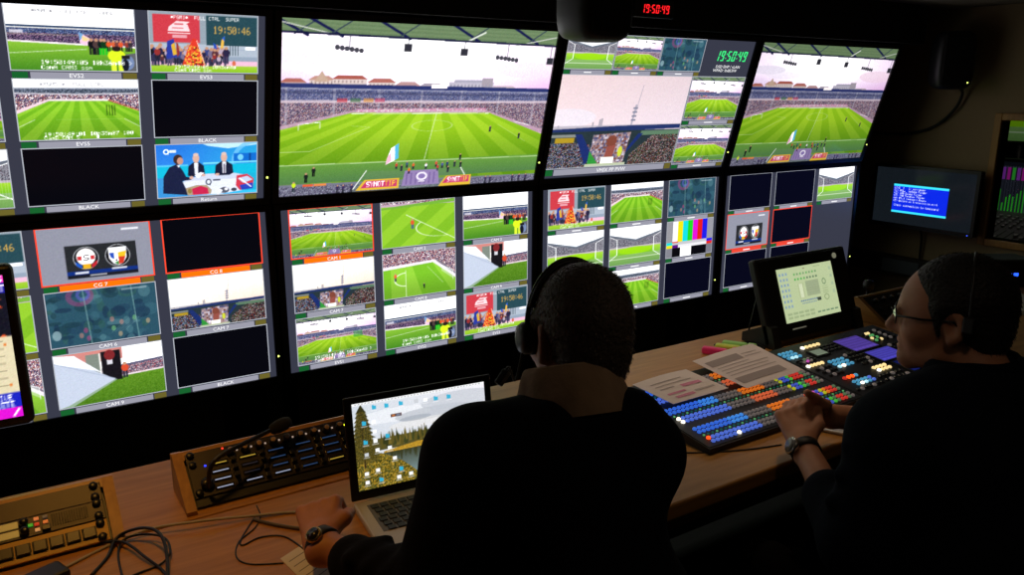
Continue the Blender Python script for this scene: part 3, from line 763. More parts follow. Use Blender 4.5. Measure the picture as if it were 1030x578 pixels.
# ------------------------------------------------------------------ monitor wall
W, H = 1.02, 1.02 * 9 / 16
ZB = 1.22
M_LABEL = mat('label_grey', (10, 10, 12), .5, emit=SCREEN, ecol=(150, 150, 164))
M_GREEN = mat('label_green', (10, 10, 12), .5, emit=SCREEN, ecol=(22, 96, 44))
M_OLIVE = mat('label_olive', (10, 10, 12), .5, emit=SCREEN, ecol=(104, 96, 40))
M_ORANGE = mat('label_orange', (10, 10, 12), .5, emit=SCREEN * 1.1, ecol=(255, 112, 8))
M_TALLY = mat('label_red', (10, 10, 12), .5, emit=SCREEN, ecol=(236, 70, 52))
M_WHITE = mat('label_white', (10, 10, 12), .5, emit=SCREEN, ecol=(250, 250, 252))
M_BORDER = mat('picture_border', (10, 10, 12), .5, emit=SCREEN, ecol=(176, 180, 190))
M_REDB = mat('picture_border_red', (10, 10, 12), .5, emit=SCREEN, ecol=(255, 74, 48))
M_GREY = mat('multiviewer_grey', (8, 8, 10), .4, emit=SCREEN, ecol=(54, 56, 70))
M_LEDG = glow('led_yellow_green', (215, 235, 110), 3.0)

def monitor(loc, tilt, label, layout, single=None, gain=1.0):
    """wall display; origin at the bottom centre of the lit area, facing -y"""
    t = thing('wall_monitor', label, 'monitor', loc, (tilt, 0, 0), 'large displays of the monitor wall')
    bz = .021
    mb = MB()
    mb.rbox(-W / 2 - bz, W / 2 + bz, .004, .07, -bz, H + bz, .004)
    mb.build('casing', BEZEL, t)
    mb = MB()
    for (x0, x1, z0, z1) in ((-W / 2 - bz, -W / 2, -bz, H + bz), (W / 2, W / 2 + bz, -bz, H + bz), (-W / 2, W / 2, -bz, 0), (-W / 2, W / 2, H, H + bz)):
        mb.box(x0, x1, -.006, .004, z0, z1)
    mb.build('bezel', BEZEL, t)
    mb = MB(); mb.rbox(-.22, .22, .07, .10, .12, H - .12, .006); mb.build('wall_bracket', DARKMET, t)
    mb = MB(); mb.box(W / 2 + .007, W / 2 + .0125, -.0075, -.006, .070, .0755); mb.build('status_light', M_LEDG, t)
    if single:
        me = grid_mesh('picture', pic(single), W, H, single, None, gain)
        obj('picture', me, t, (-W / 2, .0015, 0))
        return t
    mb = MB(); mb.quad((-W / 2, .002, 0), (W / 2, .002, 0), (W / 2, .002, H), (-W / 2, .002, H)); mb.build('display', M_GREY, t)
    for (u0, v0, u1, v1, key, text, tally, lab) in layout:
        w_, h_ = (u1 - u0) * W, (v1 - v0) * H
        p_ = obj('picture', grid_mesh('picture', pic(key), w_, h_, key), t, (-W / 2 + u0 * W, .0008, H - v1 * H))
        bm_ = M_REDB if tally else M_BORDER
        k = .0042 if tally else .0028
        kk = ('border', round(w_, 4), round(h_, 4), bool(tally))
        if kk not in _GRID:
            mb = MB(); y = -.0004
            for (x0, x1, z0, z1) in ((-k, 0, -k, h_ + k), (w_, w_ + k, -k, h_ + k), (0, w_, -k, 0), (0, w_, h_, h_ + k)):
                mb.quad((x0, y, z0), (x1, y, z0), (x1, y, z1), (x0, y, z1))
            _GRID[kk] = mb.mesh('border', bm_)
        obj('border', _GRID[kk], p_)
        if lab:
            z0, z1 = -lab * H - .004, -.0055
            mb = MB(); y = -.0002
            g = min(.037 * W, w_ * .13)
            def q(x0, x1, mi): mb.quad((x0, y, z0), (x1, y, z0), (x1, y, z1), (x0, y, z1), mi)
            q(0, g * .95, 1); q(g * 1.1, w_ - g * 1.05, 0); q(w_ - g * .95, w_, 2)
            if text == '?':
                mb.quad((w_ * .42, y - .0003, z0 + .006), (w_ * .58, y - .0003, z0 + .006), (w_ * .58, y - .0003, z1 - .006), (w_ * .42, y - .0003, z1 - .006), 3)
            elif text:
                add_text(mb, text, (w_ / 2, y - .0003, z0 + (z1 - z0) * .17), (1, 0, 0), (0, 0, 1), (z1 - z0) * .66, 3, 1.1)
            mb.build('name_bar', [{None: M_LABEL, 'o': M_ORANGE, 'r': M_TALLY}[tally], M_GREEN, M_OLIVE, M_WHITE], p_)
    return t

CU = [(.030, .320), (.356, .650), (.688, .978)]
RV = [(.004, .292), (.336, .626), (.670, .960)]
def nine(cells):
    out = []
    for k, cdef in enumerate(cells):
        if cdef is None: continue
        r, c_ = divmod(k, 3)
        key, txt = cdef[0], cdef[1]; tl = cdef[2] if len(cdef) > 2 else None
        out.append((CU[c_][0], RV[r][0], CU[c_][1], RV[r][1], key, txt, tl, .032))
    return out
GU, TU, YL, ZL, XL, GL = .0489, .2699, .0169, -.0476, .0078, .0500
def upx(m_): return (m_ - 1) * (W + GU) + W / 2
def lox(m_): return XL + (m_ - 1) * (W + GL) + W / 2
monitor((upx(0), 0, ZB), TU, 'upper wall monitor with EVS2, EVS3, EVS5 and the blue TV studio picture', nine([('wide_evs', ''), ('side', 'EVS2'), ('score', 'EVS3'), ('wide_small', ''), ('evs5', 'EVS5'), ('black', 'BLACK'), ('goal', ''), ('black', 'BLACK'), ('studio', 'Return')]))
monitor((upx(1), 0, ZB), TU, 'largest-looking upper monitor filled by one bright wide stadium view', None, 'wide')
monitor((upx(2), 0, ZB), TU, 'upper wall monitor with green digital clock and big TV tower picture', [
    (.006, .006, .232, .232, 'goal', '?', None, .03), (.240, .006, .466, .232, 'wide_small', '?', None, .03), (.474, .006, .704, .232, 'blue', '?', None, .03),
    (.004, .274, .672, .930, 'tower_big', 'VMIX PP PVW', None, .046), (.680, .274, .994, .600, 'wide_small', '?', None, .03), (.680, .646, .994, .950, 'wide_small', '?', None, .03)])
monitor((upx(3), 0, ZB), TU, 'upper wall monitor farthest from camera showing one wide stadium view', None, 'wide', .74)  # gain lowered to imitate an LCD fading at a steep viewing angle
monitor((lox(0), YL, ZB + ZL - H), 0, 'lower wall monitor with two club crests on CG 7 and white wall on CAM 9', nine([('score', ''), ('crest', 'CG 7', 'o'), ('black', 'CG 8', 'o'), ('half', ''), ('blue', 'CAM 6'), ('tower', 'CAM 7'), ('corner', ''), ('wall', 'CAM 9'), ('black', 'BLACK')]))
monitor((lox(1), YL, ZB + ZL - H), 0, 'lower wall monitor with nine pictures, CAM 1 framed red at top left', nine([('wide_small', 'CAM 1', 'o'), ('half', 'CAM 2'), ('side_plain', 'CAM 3'), ('tower', 'CAM 7'), ('corner', 'CAM 8'), ('wall', 'CAM 9'), ('wide_evs', 'EVS1'), ('side', 'EVS2'), ('score', 'EVS3')]))
monitor((lox(2), YL, ZB + ZL - H), 0, 'lower wall monitor with colour bars, partly behind the seated man with headset', nine([('score', '?'), ('evs5_plain', '?'), ('blue', '?'), ('goal', '?'), ('goal', '?'), ('bars', '?'), ('wide_small', '?'), ('evs5_plain', '?'), ('navy', '?')]))
monitor((lox(3), YL, ZB + ZL - H), 0, 'lower wall monitor of mostly black pictures behind the tilted touch panel', nine([('navy', '?'), ('navy', '?'), ('goal', '?'), ('crest', '?', 'r'), ('navy', '?', 'r'), None, ('navy', '?'), ('navy', '?'), None]))
# green clock on the third upper monitor: part of its display
for o_ in list(bpy.data.objects):
    if o_.type == 'EMPTY' and 'green digital clock' in o_.get('label', ''):
        mb = MB(); polys, wd = seg_polys('19:50:49', .16); hgt = .078 * H; sx = .185 * W / wd
        for q in polys:
            mb.add([(-W / 2 + .778 * W + px * sx, .0006, H - .155 * H + py * hgt) for px, py in q], [(0, 1, 2, 3)])
        mb.build('clock_digits', glow('clock_green', (60, 240, 130), 1.2), o_)
        mb = MB()
        add_text(mb, 'DSD ENP / vLAN', (-W / 2 + .868 * W, .0006, H - .205 * H), (1, 0, 0), (0, 0, 1), .021 * H, 0, 1.2)
        add_text(mb, 'WPAD: 0xB53W', (-W / 2 + .855 * W, .0006, H - .233 * H), (1, 0, 0), (0, 0, 1), .021 * H, 0, 1.2)
        mb.build('clock_caption', M_WHITE, o_)

# steel frame that carries the displays
t = thing('monitor_rack', 'black steel frame of posts and rails behind the monitor wall', 'rack', (1.0, .2, 0))
for x in (-1.05, .02 - .03, 1.09 - .03, 2.15 - .03, 3.21):
    mb = MB(); mb.rbox(x - 1.03, x - .97, -.035, .03, 0, CEIL - .19, .004); mb.build('post', DARKMET, t)
for z in (.30, .85, 1.5):
    mb = MB(); mb.rbox(-2.2, 2.25, -.06, -.035, z, z + .05, .004); mb.build('rail', DARKMET, t)
for k, x in enumerate((-1.6, -.53, .54, 1.61)):
    mb = MB(); mb.rbox(x - .4, x + .4, -.05, -.03, .05, .56, .003); mb.build('lower_panel', mat('rack_panel', (44, 39, 34), .7, noise=.15, nscale=25), t)

# red LED clock on the bulkhead
t = thing('led_clock', 'small black clock with red digits above the monitor wall', 'clock', (1.412, -.20, 1.845))
mb = MB(); mb.rbox(-.10, .10, -.035, 0, -.012, .052, .004); mb.build('housing', BLACKP, t)
mb = MB(); polys, wd = seg_polys('19:50:49', .14); sx = .14 / wd
for q in polys: mb.add([(-.07 + px * sx, -.0365, .004 + py * .032) for px, py in q], [(0, 1, 2, 3)])
mb.build('digits', glow('clock_red', (255, 30, 36), 1.4), t)

# ------------------------------------------------------------------ loudspeakers
def speaker(label, loc, rz, rx, hang, sz=1.0):
    t = thing('loudspeaker', label, 'loudspeaker', loc, (rx, 0, rz), 'near-field loudspeakers')
    mb = MB(); w_, h_, d_ = .19 * sz, .285 * sz, .17
    # rounded cabinet: stack of super-ellipse rings along y
    n = 40; rings = []
    for (y, s_) in ((0, .80), (.012, .93), (.035, 1.0), (.10, .97), (.145, .84), (.165, .66), (.17, .4)):
        rg = []
        for j in range(n):
            a = 2 * math.pi * j / n; ca, sa = math.cos(a), math.sin(a); e = .42
            rg.append((math.copysign(abs(ca) ** e, ca) * w_ / 2 * s_, y, h_ / 2 + math.copysign(abs(sa) ** e, sa) * h_ / 2 * (1 - (1 - s_) * .55)))
        rings.append(rg)
    vs = [p for r in rings for p in r]; fs = []
    for i in range(len(rings) - 1):
        for j in range(n):
            fs.append((i * n + j, (i + 1) * n + j, (i + 1) * n + (j + 1) % n, i * n + (j + 1) % n))
    fs.append(tuple(range(n))); fs.append(tuple((len(rings) - 1) * n + j for j in range(n - 1, -1, -1)))
    mb.add(vs, fs, 0, True); mb.build('cabinet', mat('speaker_grey', (22, 22, 24), .5, noise=.1, nscale=90), t)
    mb = MB(); mb.rbox(-w_ / 2 * .74, w_ / 2 * .74, -.006, .004, .022, h_ - .022, .005); gr = mb.build('front_grille', mat('speaker_cloth', (11, 11, 12), .9, bump=.3, nscale=500), t)
    mb = MB(); mb.lathe([(.058, .0), (.060, -.0012), (.056, -.001), (.0005, -.0004)], (0, -.006, .098 * sz), (0, 1, 0), 28); mb.build('woofer_ring', mat('speaker_cloth', (11, 11, 12)), gr)
    mb = MB(); mb.lathe([(.030, .0), (.031, -.0012), (.028, -.001), (.0005, -.0004)], (0, -.006, .212 * sz), (0, 1, 0), 24); mb.build('tweeter_ring', mat('speaker_cloth', (11, 11, 12)), gr)
    mb = MB(); mb.box(.052, .058, -.0075, -.005, .030, .036); mb.build('power_light', M_LEDG if not hang else BLACKP, t)
    mb = MB()
    if hang:
        mb.tube([(0, .10, h_ - .02), (0, .10, CEIL - loc[2] - .004)], .012, 10); mb.rbox(-.05, .05, .05, .15, CEIL - loc[2] - .008, CEIL - loc[2] - .001, .002)
    else:
        mb.tube([(0, .15, h_ / 2), (0, .22, h_ / 2), (0, .26, h_ / 2 - .01)], .014, 10)
    mb.build('mounting_arm', DARKMET, t)
    return t
speaker('black rounded loudspeaker on the tan wall above the small blue-screen monitor', (3.32, -.375, 1.575), math.radians(-38), math.radians(0), False)
speaker('black loudspeaker hanging from the ceiling in front of the monitor wall', (.570, -.99, 1.684), math.radians(-2), math.radians(0), True, .86)
mb = MB(); mb.tube(smooth_path([(3.40, -.33, 1.60), tuple(at_x(968, 93, 3.5)), tuple(at_x(960, 110, 3.52)), tuple(at_x(940, 127, 3.535)), tuple(at_x(915, 134, 3.54)), tuple(at_x(885, 134, 3.54)), (3.54, .2, 1.335)]), .008, 8)
tag(mb.build('speaker_cable', BLACKP), 'black cable drooping from the wall loudspeaker along the tan wall', 'cable')

# ------------------------------------------------------------------ small monitor on the right-hand wall
def P_boot():
    c = Cv(300, 170, 2, soft=0); c.a[:] = (17, 22, 27)
    c.rect(.195, .285, .755, .80, (10, 40, 226)); c.rect(.195, .285, .755, .325, (60, 226, 250)); c.rect(.195, .765, .755, .80, (60, 226, 250))
    for k, t_ in enumerate(('LINE  I & C: commander', '(1) VOL.+ Volume Finder', '(2) 100 Sound Finder', '(3) 100 Sandbox Finder', '(4) PG.1 Keyboard Ready', '(5) Wating on transmission port')):
        c.text(t_, .205, .335 + k * .047, .034, (230, 236, 255), 1, .9)
    c.text('Check connection to keyboard', .215, .645, .036, (230, 236, 255), 1, .95)
    return c.out()
t = thing('small_monitor', 'small dark monitor with blue boot text on the tan side wall', 'monitor', (3.45, -.205, .825), (0, 0, math.radians(-90)))
mb = MB(); mb.rbox(-.295, .295, .002, .045, 0, .345, .008); mb.build('casing', BEZEL, t)
mb = MB()
for (x0, x1, z0, z1) in ((-.295, -.278, 0, .345), (.278, .295, 0, .345), (-.278, .278, 0, .022), (-.278, .278, .328, .345)): mb.box(x0, x1, -.003, .002, z0, z1)
mb.build('bezel', BEZEL, t)
obj('picture', grid_mesh('picture', P_boot(), .556, .306, 'boot'), t, (-.278, .001, .022))
mb = MB(); mb.box(.265, .27, -.0042, -.003, .008, .012); mb.build('power_light', glow('led_blue', (60, 90, 255), 2.0), t)
mb = MB(); mb.rbox(-.06, .06, .045, .098, .1, .24, .004); mb.build('wall_bracket', DARKMET, t)
mb = MB(); mb.tube(smooth_path([(3.47, -.185, .84), (3.52, -.19, .78), (3.535, -.185, .55), (3.535, -.185, .25)]), .006, 8)
tag(mb.build('monitor_cable', BLACKP), 'thin black cable hanging below the small blue-screen monitor', 'cable')
# cable trunking under it
t = thing('wall_trunking', 'dark cable trunking with grey cover plate below the small monitor', 'trunking', (XR - .03, -.2, .55))
mb = MB(); mb.rbox(-.04, .028, -.75, .55, 0, .10, .004); mb.build('channel', mat('trunking_dark', (34, 31, 30), .6, noise=.15, nscale=20), t)
mb = MB(); mb.rbox(-.046, -.038, -.02, .20, .012, .085, .002); mb.build('cover_plate', mat('cover_plate_grey', (86, 92, 100), .5), t)

# ------------------------------------------------------------------ sound room seen through the window
def P_meters():
    c = Cv(160, 90, 2); c.a[:] = (26, 28, 36)
    r = np.random.default_rng(3)
    for k in range(40):
        a = k / 40 * .98 + .01; c.rect(a, .08, a + .016, .95, (70, 74, 92)); c.rect(a + .003, .12, a + .010, .9, (40, 42, 54))
    for k in range(24):
        a = .18 + k * .032; hgt = r.uniform(.1, .5); c.rect(a, .9 - hgt, a + .012, .92, (60, 220, 50))
    for k in range(10): c.rect(.35 + k * .045, .10, .38 + k * .045, .32, [(200, 40, 170), (60, 200, 60), (150, 60, 190)][k % 3])
    for k in range(5): c.rect(.0, .95, 1, 1, (110, 112, 124))
    return c.out()
def wall_tv(name, label, loc, w_, h_, key, img, gain):
    t = thing(name, label, 'monitor', loc, (0, 0, math.radians(-90)), 'displays of the sound room')
    mb = MB(); mb.rbox(-w_ / 2 - .02, w_ / 2 + .02, .003, .06, -.02, h_ + .02, .005); mb.build('casing', BEZEL, t)
    obj('picture', grid_mesh('picture', img, w_, h_, key, None, gain), t, (-w_ / 2, .002, 0))
    mb = MB(); mb.tube([(0, .03, .0), (0, .04, -loc[2] + .002)], .02, 8); mb.rbox(-.12, .12, -.05, .12, -loc[2] + .001, -loc[2] + .012, .003); mb.build('stand', DARKMET, t)
wall_tv('sound_room_display', 'green pitch picture on a screen at the top of the side window', (4.75, -.05, 1.26), .62, .34, 'goal_far', pic('goal'), .16)
wall_tv('sound_room_display', 'dim level meter screen with green bars seen through the side window', (4.58, -.10, .80), .64, .34, 'meters', P_meters(), .22)
t = thing('audio_console', 'grey audio mixing desk with faders just inside the side window', 'mixing desk', (4.25, -.15, 0))
mb = MB(); mb.prism([(-.3, -.6, .66), (.27, -.6, .66), (.27, -.6, .84), (-.3, -.6, .70)], (0, 1.1, 0)); mb.build('console_body', mat('console_grey', (120, 122, 128), .5), t)
sl = math.atan2(.14, .57)
for k in range(24):
    y = -.57 + k * .045
    mb = MB(); M_ = Matrix.Translation((-.3, y, .70)) @ Matrix.Rotation(-sl, 4, 'Y')
    mb.box(.03, .28, .010, .016, .0005, .002, 1, M_); mb.box(.10 + .03 * (k % 4), .125 + .03 * (k % 4), .004, .022, .002, .016, 0, M_)
    for j in range(5): mb.box(.32 + j * .04, .34 + j * .04, .005, .022, .001, .012, 0, M_)
    mb.build('fader_strip', [mat('fader_cap', (205, 206, 212), .4), BLACKP], t)
for (x, y) in ((-.2, -.5), (-.2, .4), (.2, -.5), (.2, .4)):
    mb = MB(); mb.rbox(x - .02, x + .02, y - .02, y + .02, 0, .665, .003); mb.build('leg', DARKMET, t)

# ------------------------------------------------------------------ control desk
DZ = .74
desk = thing('control_desk', 'long beech veneer control desk running below the monitor wall', 'desk', (.8, -1.17, 0))
X0, X1 = -1.9 - .8, 3.46 - .8
YF, YS, YB = -1.56 + 1.17, -1.085 + 1.17, -.78 + 1.17
mb = MB(); mb.rbox(X0, X1, YF, YS - .003, DZ - .038, DZ, .006); mb.build('front_board', WOODX, desk)
mb = MB(); mb.rbox(X0, X1, YS + .001, YB, DZ - .038, DZ - .0008, .003); mb.build('rear_board', WOODX, desk)
mb = MB(); mb.rbox(X0, X1, YF + .06, YF + .085, DZ - .11, DZ - .036, .006); mb.build('front_rail', WOODX, desk)
mb = MB(); mb.rbox(X0 + .05, X1 - .05, YB - .06, YB - .04, .05, DZ - .036, .003); mb.build('back_panel', mat('desk_back_panel', (40, 34, 30), .7), desk)
for x in (X0 + .03, -.62, .95, X1 - .07):
    mb = MB(); mb.rbox(x, x + .035, YF + .12, YB - .06, 0, DZ - .036, .003); mb.build('side_panel', WOODY, desk)

# ------------------------------------------------------------------ sloping rack boxes on the desk
BW = .52
SY, SZ = .100, .078
FL_ = math.hypot(SY, SZ)
def rack_box(label, x0, y0):
    t = thing('rack_box', label, 'equipment box', (x0, y0, DZ + .0005), (0, 0, 0), 'sloping rack boxes on the desk')
    for x in (0, BW - .02):
        mb = MB(); mb.prism([(x, -.008, 0), (x, SY + .028, 0), (x, SY + .028, SZ + .004), (x, SY + .012, SZ + .008), (x, -.008, .008)], (.02, 0, 0)); mb.build('side_panel', WOODY, t)
    mb = MB(); mb.prism([(.02, SY + .001, SZ - .006), (.02, SY + .027, SZ - .012), (.02, SY + .027, SZ + .003), (.02, SY + .013, SZ + .0075), (.02, SY - .003, SZ - .0045)], (BW - .04, 0, 0)); mb.build('top_board', WOODX, t)
    mb = MB(); mb.box(.02, BW - .02, SY + .016, SY + .027, 0, SZ - .012); mb.build('back_board', WOODX, t)
    mb = MB(); mb.prism([(.02, .014, .003), (.02, SY + .010, .003), (.02, SY + .010, SZ - .012)], (BW - .04, 0, 0)); mb.build('chassis', BLACKP, t)
    return t
# a frame lying on the slope: x along the box, y up the slope, z out of the face
def face_M(off=.012):
    e = Vector((0, SY, SZ)).normalized(); n = Vector((0, -SZ, SY)).normalized()
    M_ = Matrix((Vector((1, 0, 0)), e, n)).transposed().to_4x4()
    M_.translation = Vector((0, .010, .001)) + n * .001
    return M_
FM = face_M()
def on_face(o):
    o.matrix_local = FM
    return o
M_PANEL = mat('rack_panel_brown_grey', (66, 58, 52), .45, metal=.2, noise=.1, nscale=60)
M_PANEL2 = mat('rack_panel_graphite', (48, 42, 44), .4, metal=.2, noise=.1, nscale=60)
M_YEL = mat('yellow_key_strip', (206, 160, 52), .45, noise=.06, nscale=50)
M_KEY = mat('dark_key_cap', (44, 40, 34), .35, noise=.1, nscale=60)
M_SCREW = mat('black_screw', (14, 14, 14), .35)
def knob_mesh(r, h):
    mb = MB(); mb.lathe([(r, 0), (r, h * .8), (r * .85, h), (.0005, h)], (0, 0, 0), (0, 0, 1), 14); return mb
def put(name, me, parent, x, y, z=.0):
    return obj(name, me, parent, (x, y, z))

# box at the left: blank panel, intercom unit, yellow key strip
bx1 = rack_box('wooden rack box with yellow key strip at the left end of the desk', -.662 - BW, -1.10)
mb = MB(); mb.rbox(.024, BW - .024, .086, .125, 0, .004, .001); blank = on_face(mb.build('blank_panel', M_PANEL, bx1))
mb = MB(); mb.rbox(.024, BW - .024, .047, .085, 0, .005, .001); unit = on_face(mb.build('intercom_panel', M_PANEL, bx1))
mb = MB(); mb.rbox(.024, BW - .024, .002, .045, 0, .005, .001); strip = on_face(mb.build('key_strip', M_YEL, bx1))
kb = MB(); kb.rbox(-.0105, .0105, -.010, .010, 0, .006, .0012); kme = kb.mesh('key', M_KEY)
kf = MB(); kf.rbox(-.0125, .0125, -.012, .012, 0, .0012, .0005); kfm = kf.mesh('key_surround', BLACKP)
for k in range(15):
    x = .464 - k * .0266
    put('key_surround', kfm, strip, x, .0235, .005); put('key', kme, strip, x, .0235, .005)
sc_ = knob_mesh(.0075, .006).mesh('screw', M_SCREW)
for (x, y) in ((BW - .036, .118), (BW - .036, .094)): put('screw', sc_, blank, x, y, .004)
for (x, y) in ((BW - .036, .08), (BW - .036, .054)): put('screw', sc_, unit, x, y, .005)
for (x, y) in ((BW - .036, .038), (BW - .036, .010)): put('screw', sc_, strip, x, y, .005)
mb = MB()
for k in range(15): mb.rbox(.408 + k * .0041, .4105 + k * .0041, .056, .08, .0045, .0062, .0006)
g_ = mb.build('speaker_grille', BLACKP, unit); g_['kind'] = 'stuff'
dm = MB(); dm.rbox(-.032, .032, -.0065, .0065, 0, .0025, .001); dme = dm.mesh('name_display', mat('amber_display', (60, 44, 10), .3, emit=.30, ecol=(226, 176, 80)))
for x in (.13, .23, .323):
    for y in (.058, .075): put('name_display', dme, unit, x, y, .005)
lv = knob_mesh(.0075, .012).mesh('lever_key', M_SCREW)
for x in (.172, .272, .364):
    for y in (.058, .075): put('lever_key', lv, unit, x, y, .005)
for j, (x, y, c_) in enumerate(((.384, .078, (255, 150, 90)), (.384, .067, (220, 60, 40)), (.384, .056, (255, 190, 120)), (.398, .078, (90, 80, 70)), (.398, .068, (255, 140, 70)), (.374, .068, (60, 200, 60)))):
    mb = MB(); mb.rbox(-.004, .004, -.003, .003, 0, .003, .0008); o_ = mb.build('lit_button', mat('lit_key_%d_%d' % (c_[0], c_[1]), c_, .4, emit=.35), unit, (x, y, .005))
mb = MB(); mb.rbox(-.007, .007, -.005, .005, 0, .006, .001); mb.build('push_key', M_SCREW, unit, (.398, .056, .005))

# box in the middle: long intercom panel with knobs and name displays
bx2 = rack_box('wooden rack box of knobs and lit name displays, half behind the laptop', -.547, -1.066)
mb = MB(); mb.rbox(.024, BW - .024, .020, .124, 0, .005, .001); unit = on_face(mb.build('intercom_panel', M_PANEL2, bx2))
mb = MB(); mb.rbox(.024, BW - .024, .001, .018, 0, .003, .001); on_face(mb.build('vent_strip', BLACKP, bx2))
for (x, y) in ((.034, .118), (.034, .095), (.034, .03)): put('screw', sc_, unit, x, y, .005)
kn = knob_mesh(.0085, .016); kn_me = kn.mesh('knob', BLACKP)
kc = knob_mesh(.0055, .0006).mesh('knob_cap', mat('knob_cap_beige', (170, 140, 112), .4))
ld = MB(); ld.rbox(-.0018, .0018, -.0018, .0018, 0, .002, .0004)
l_r, l_w, l_y = ld.mesh('indicator', glow('led_red', (255, 60, 40), 1.6)), ld.mesh('indicator', glow('led_warm', (230, 200, 180), .5)), ld.mesh('indicator', glow('led_lime', (230, 240, 40), 2.5))
for k in range(13):
    x = .112 + k * .0305
    o_ = put('knob', kn_me, unit, x, .105, .005); put('knob_cap', kc, o_, 0, 0, .016)
    put('indicator', l_w if k != 8 else l_y, unit, x + .0155, .108, .005)
put('indicator', l_r, unit, .100, .119, .005)
d_me = {}
for nm, c_, e_ in (('blue', (70, 110, 170), .28), ('white', (190, 200, 230), .55), ('amber', (230, 190, 70), .5), ('dim', (60, 64, 84), .2)):
    dm = MB(); dm.rbox(-.019, .019, -.0048, .0048, 0, .002, .0008, 0); dm.box(-.016, .016, -.0012, .0012, .002, .0023, 1)
    d_me[nm] = dm.mesh('name_display', [mat('display_dark_glass', (16, 18, 26), .25), glow('display_text_' + nm, c_, e_)])
lk = MB(); lk.rbox(-.005, .005, -.0055, .0055, 0, .009, .0015); lk_me = lk.mesh('lever_key', M_SCREW)
for c_ in range(7):
    for r_ in range(4):
        nm = 'white' if (c_ == 0 and r_ != 3) or (c_, r_) in ((1, 0), (2, 0)) else 'amber' if (c_, r_) in ((0, 3), (1, 3), (4, 0)) else 'blue' if (c_ > 1) else 'dim'
        x, y = .085 + c_ * .0605, .032 + r_ * .0185
        put('name_display', d_me[nm], unit, x, y, .005); put('lever_key', lk_me, unit, x + .029, y, .005)
ld2 = ld.mesh('indicator', glow('led_deep_blue', (40, 60, 255), 2.5)); put('indicator', ld2, unit, .058, .088, .005)
mb = MB(); mb.lathe([(.013, 0), (.013, .010), (.009, .014)], (.052, .045, .005), (0, 0, 1), 14); mb.build('microphone_socket', M_SCREW, unit)

# a third box at the far right, behind the second man
bx3 = rack_box('wooden rack box beside the touch panel, behind the face of the man with glasses', 1.845, -1.035)
mb = MB(); mb.rbox(.024, BW - .024, .002, .124, 0, .005, .001); unit = on_face(mb.build('intercom_panel', M_PANEL2, bx3))
for k in range(9):
    o_ = put('knob', kn_me, unit, .06 + k * .05, .095, .005); put('knob_cap', kc, o_, 0, 0, .016)
for k in range(9):
    for j in range(2): put('lever_key', lk_me, unit, .06 + k * .05, .03 + j * .03, .005)

# gooseneck microphone
t = thing('gooseneck_microphone', 'black gooseneck microphone leaning over the middle rack box', 'microphone', (-.497, -1.050, .780))
P0 = Vector((-.497, -1.050, .780))
pts = [(-.497, -1.050, .780), (-.497, -1.060, .805), (-.490, -1.062, .832), (-.468, -1.056, .846), (-.41, -1.033, .852), (-.345, -1.006, .856)]
mb = MB(); mb.tube(smooth_path([tuple(Vector(p) - P0) for p in pts]), .0048, 8); mb.build('neck', BLACKP, t)
a, b_ = Vector(pts[-1]) - P0, Vector(pts[-1]) - Vector(pts[-2]); b_.normalize()
mb = MB(); mb.lathe([(.004, -.012), (.011, -.006), (.0145, .008), (.0145, .028), (.011, .040), (.0005, .045)], a, b_, 16); mb.build('foam_cap', mat('mic_foam', (16, 16, 17), .95, bump=.4, nscale=400), t)

# ------------------------------------------------------------------ portrait side of a monitor at the left edge
def P_list():
    c = Cv(200, 125, 2, 1.6); c.a[:] = (22, 22, 34)
    c.rect(.0, .0, 1, .05, (250, 60, 190)); c.rect(0, .05, 1, .12, (30, 30, 150)); c.text('23', .955, .006, .04, (255, 255, 255)); c.text('ST', .955, .065, .045, (240, 230, 255))
    c.rect(0, .42, 1, .82, (226, 214, 178))
    for k in range(7):
        c.rect(.02, .16 + k * .036, .9, .165 + k * .036, (90, 90, 110)); c.rect(.02, .45 + k * .052, .97, .456 + k * .052, (170, 158, 128))
    for k in (0, 1, 5): c.poly([(.975, .15 + k * .05), (.985, .17 + k * .05), (.965, .17 + k * .05)], (240, 90, 40))
    for k in (0, 6): c.rect(.97, .47 + k * .048, .98, .485 + k * .048, (230, 120, 40))
    c.rect(0, .82, 1, .93, (24, 34, 190)); c.rect(0, .93, 1, 1, (226, 20, 214)); c.text('ARCHIVE', .868, .832, .042, (240, 240, 255), 1, .68); c.text(':DELETE', .872, .882, .042, (240, 240, 255), 1, .68); c.line((.97, .99), (.99, .94), .01, (250, 250, 255))
    return c.out()
t = thing('desk_monitor', 'black-framed list monitor with pink and blue bars at the left edge', 'monitor', (-1.058, -.78, DZ), (0, 0, 0))
mb = MB(); mb.rbox(-.285, .285, .003, .04, .145, .485, .014, seg=4); mb.build('casing', BEZEL, t)
obj('picture', grid_mesh('picture', P_list(), .53, .298, 'list'), t, (-.265, .0015, .167))
mb = MB(); mb.tube([(0, .035, .02), (0, .035, .25)], .018, 10); mb.rbox(-.11, .11, -.07, .06, -.0005, .012, .004); mb.build('stand', BLACKP, t)

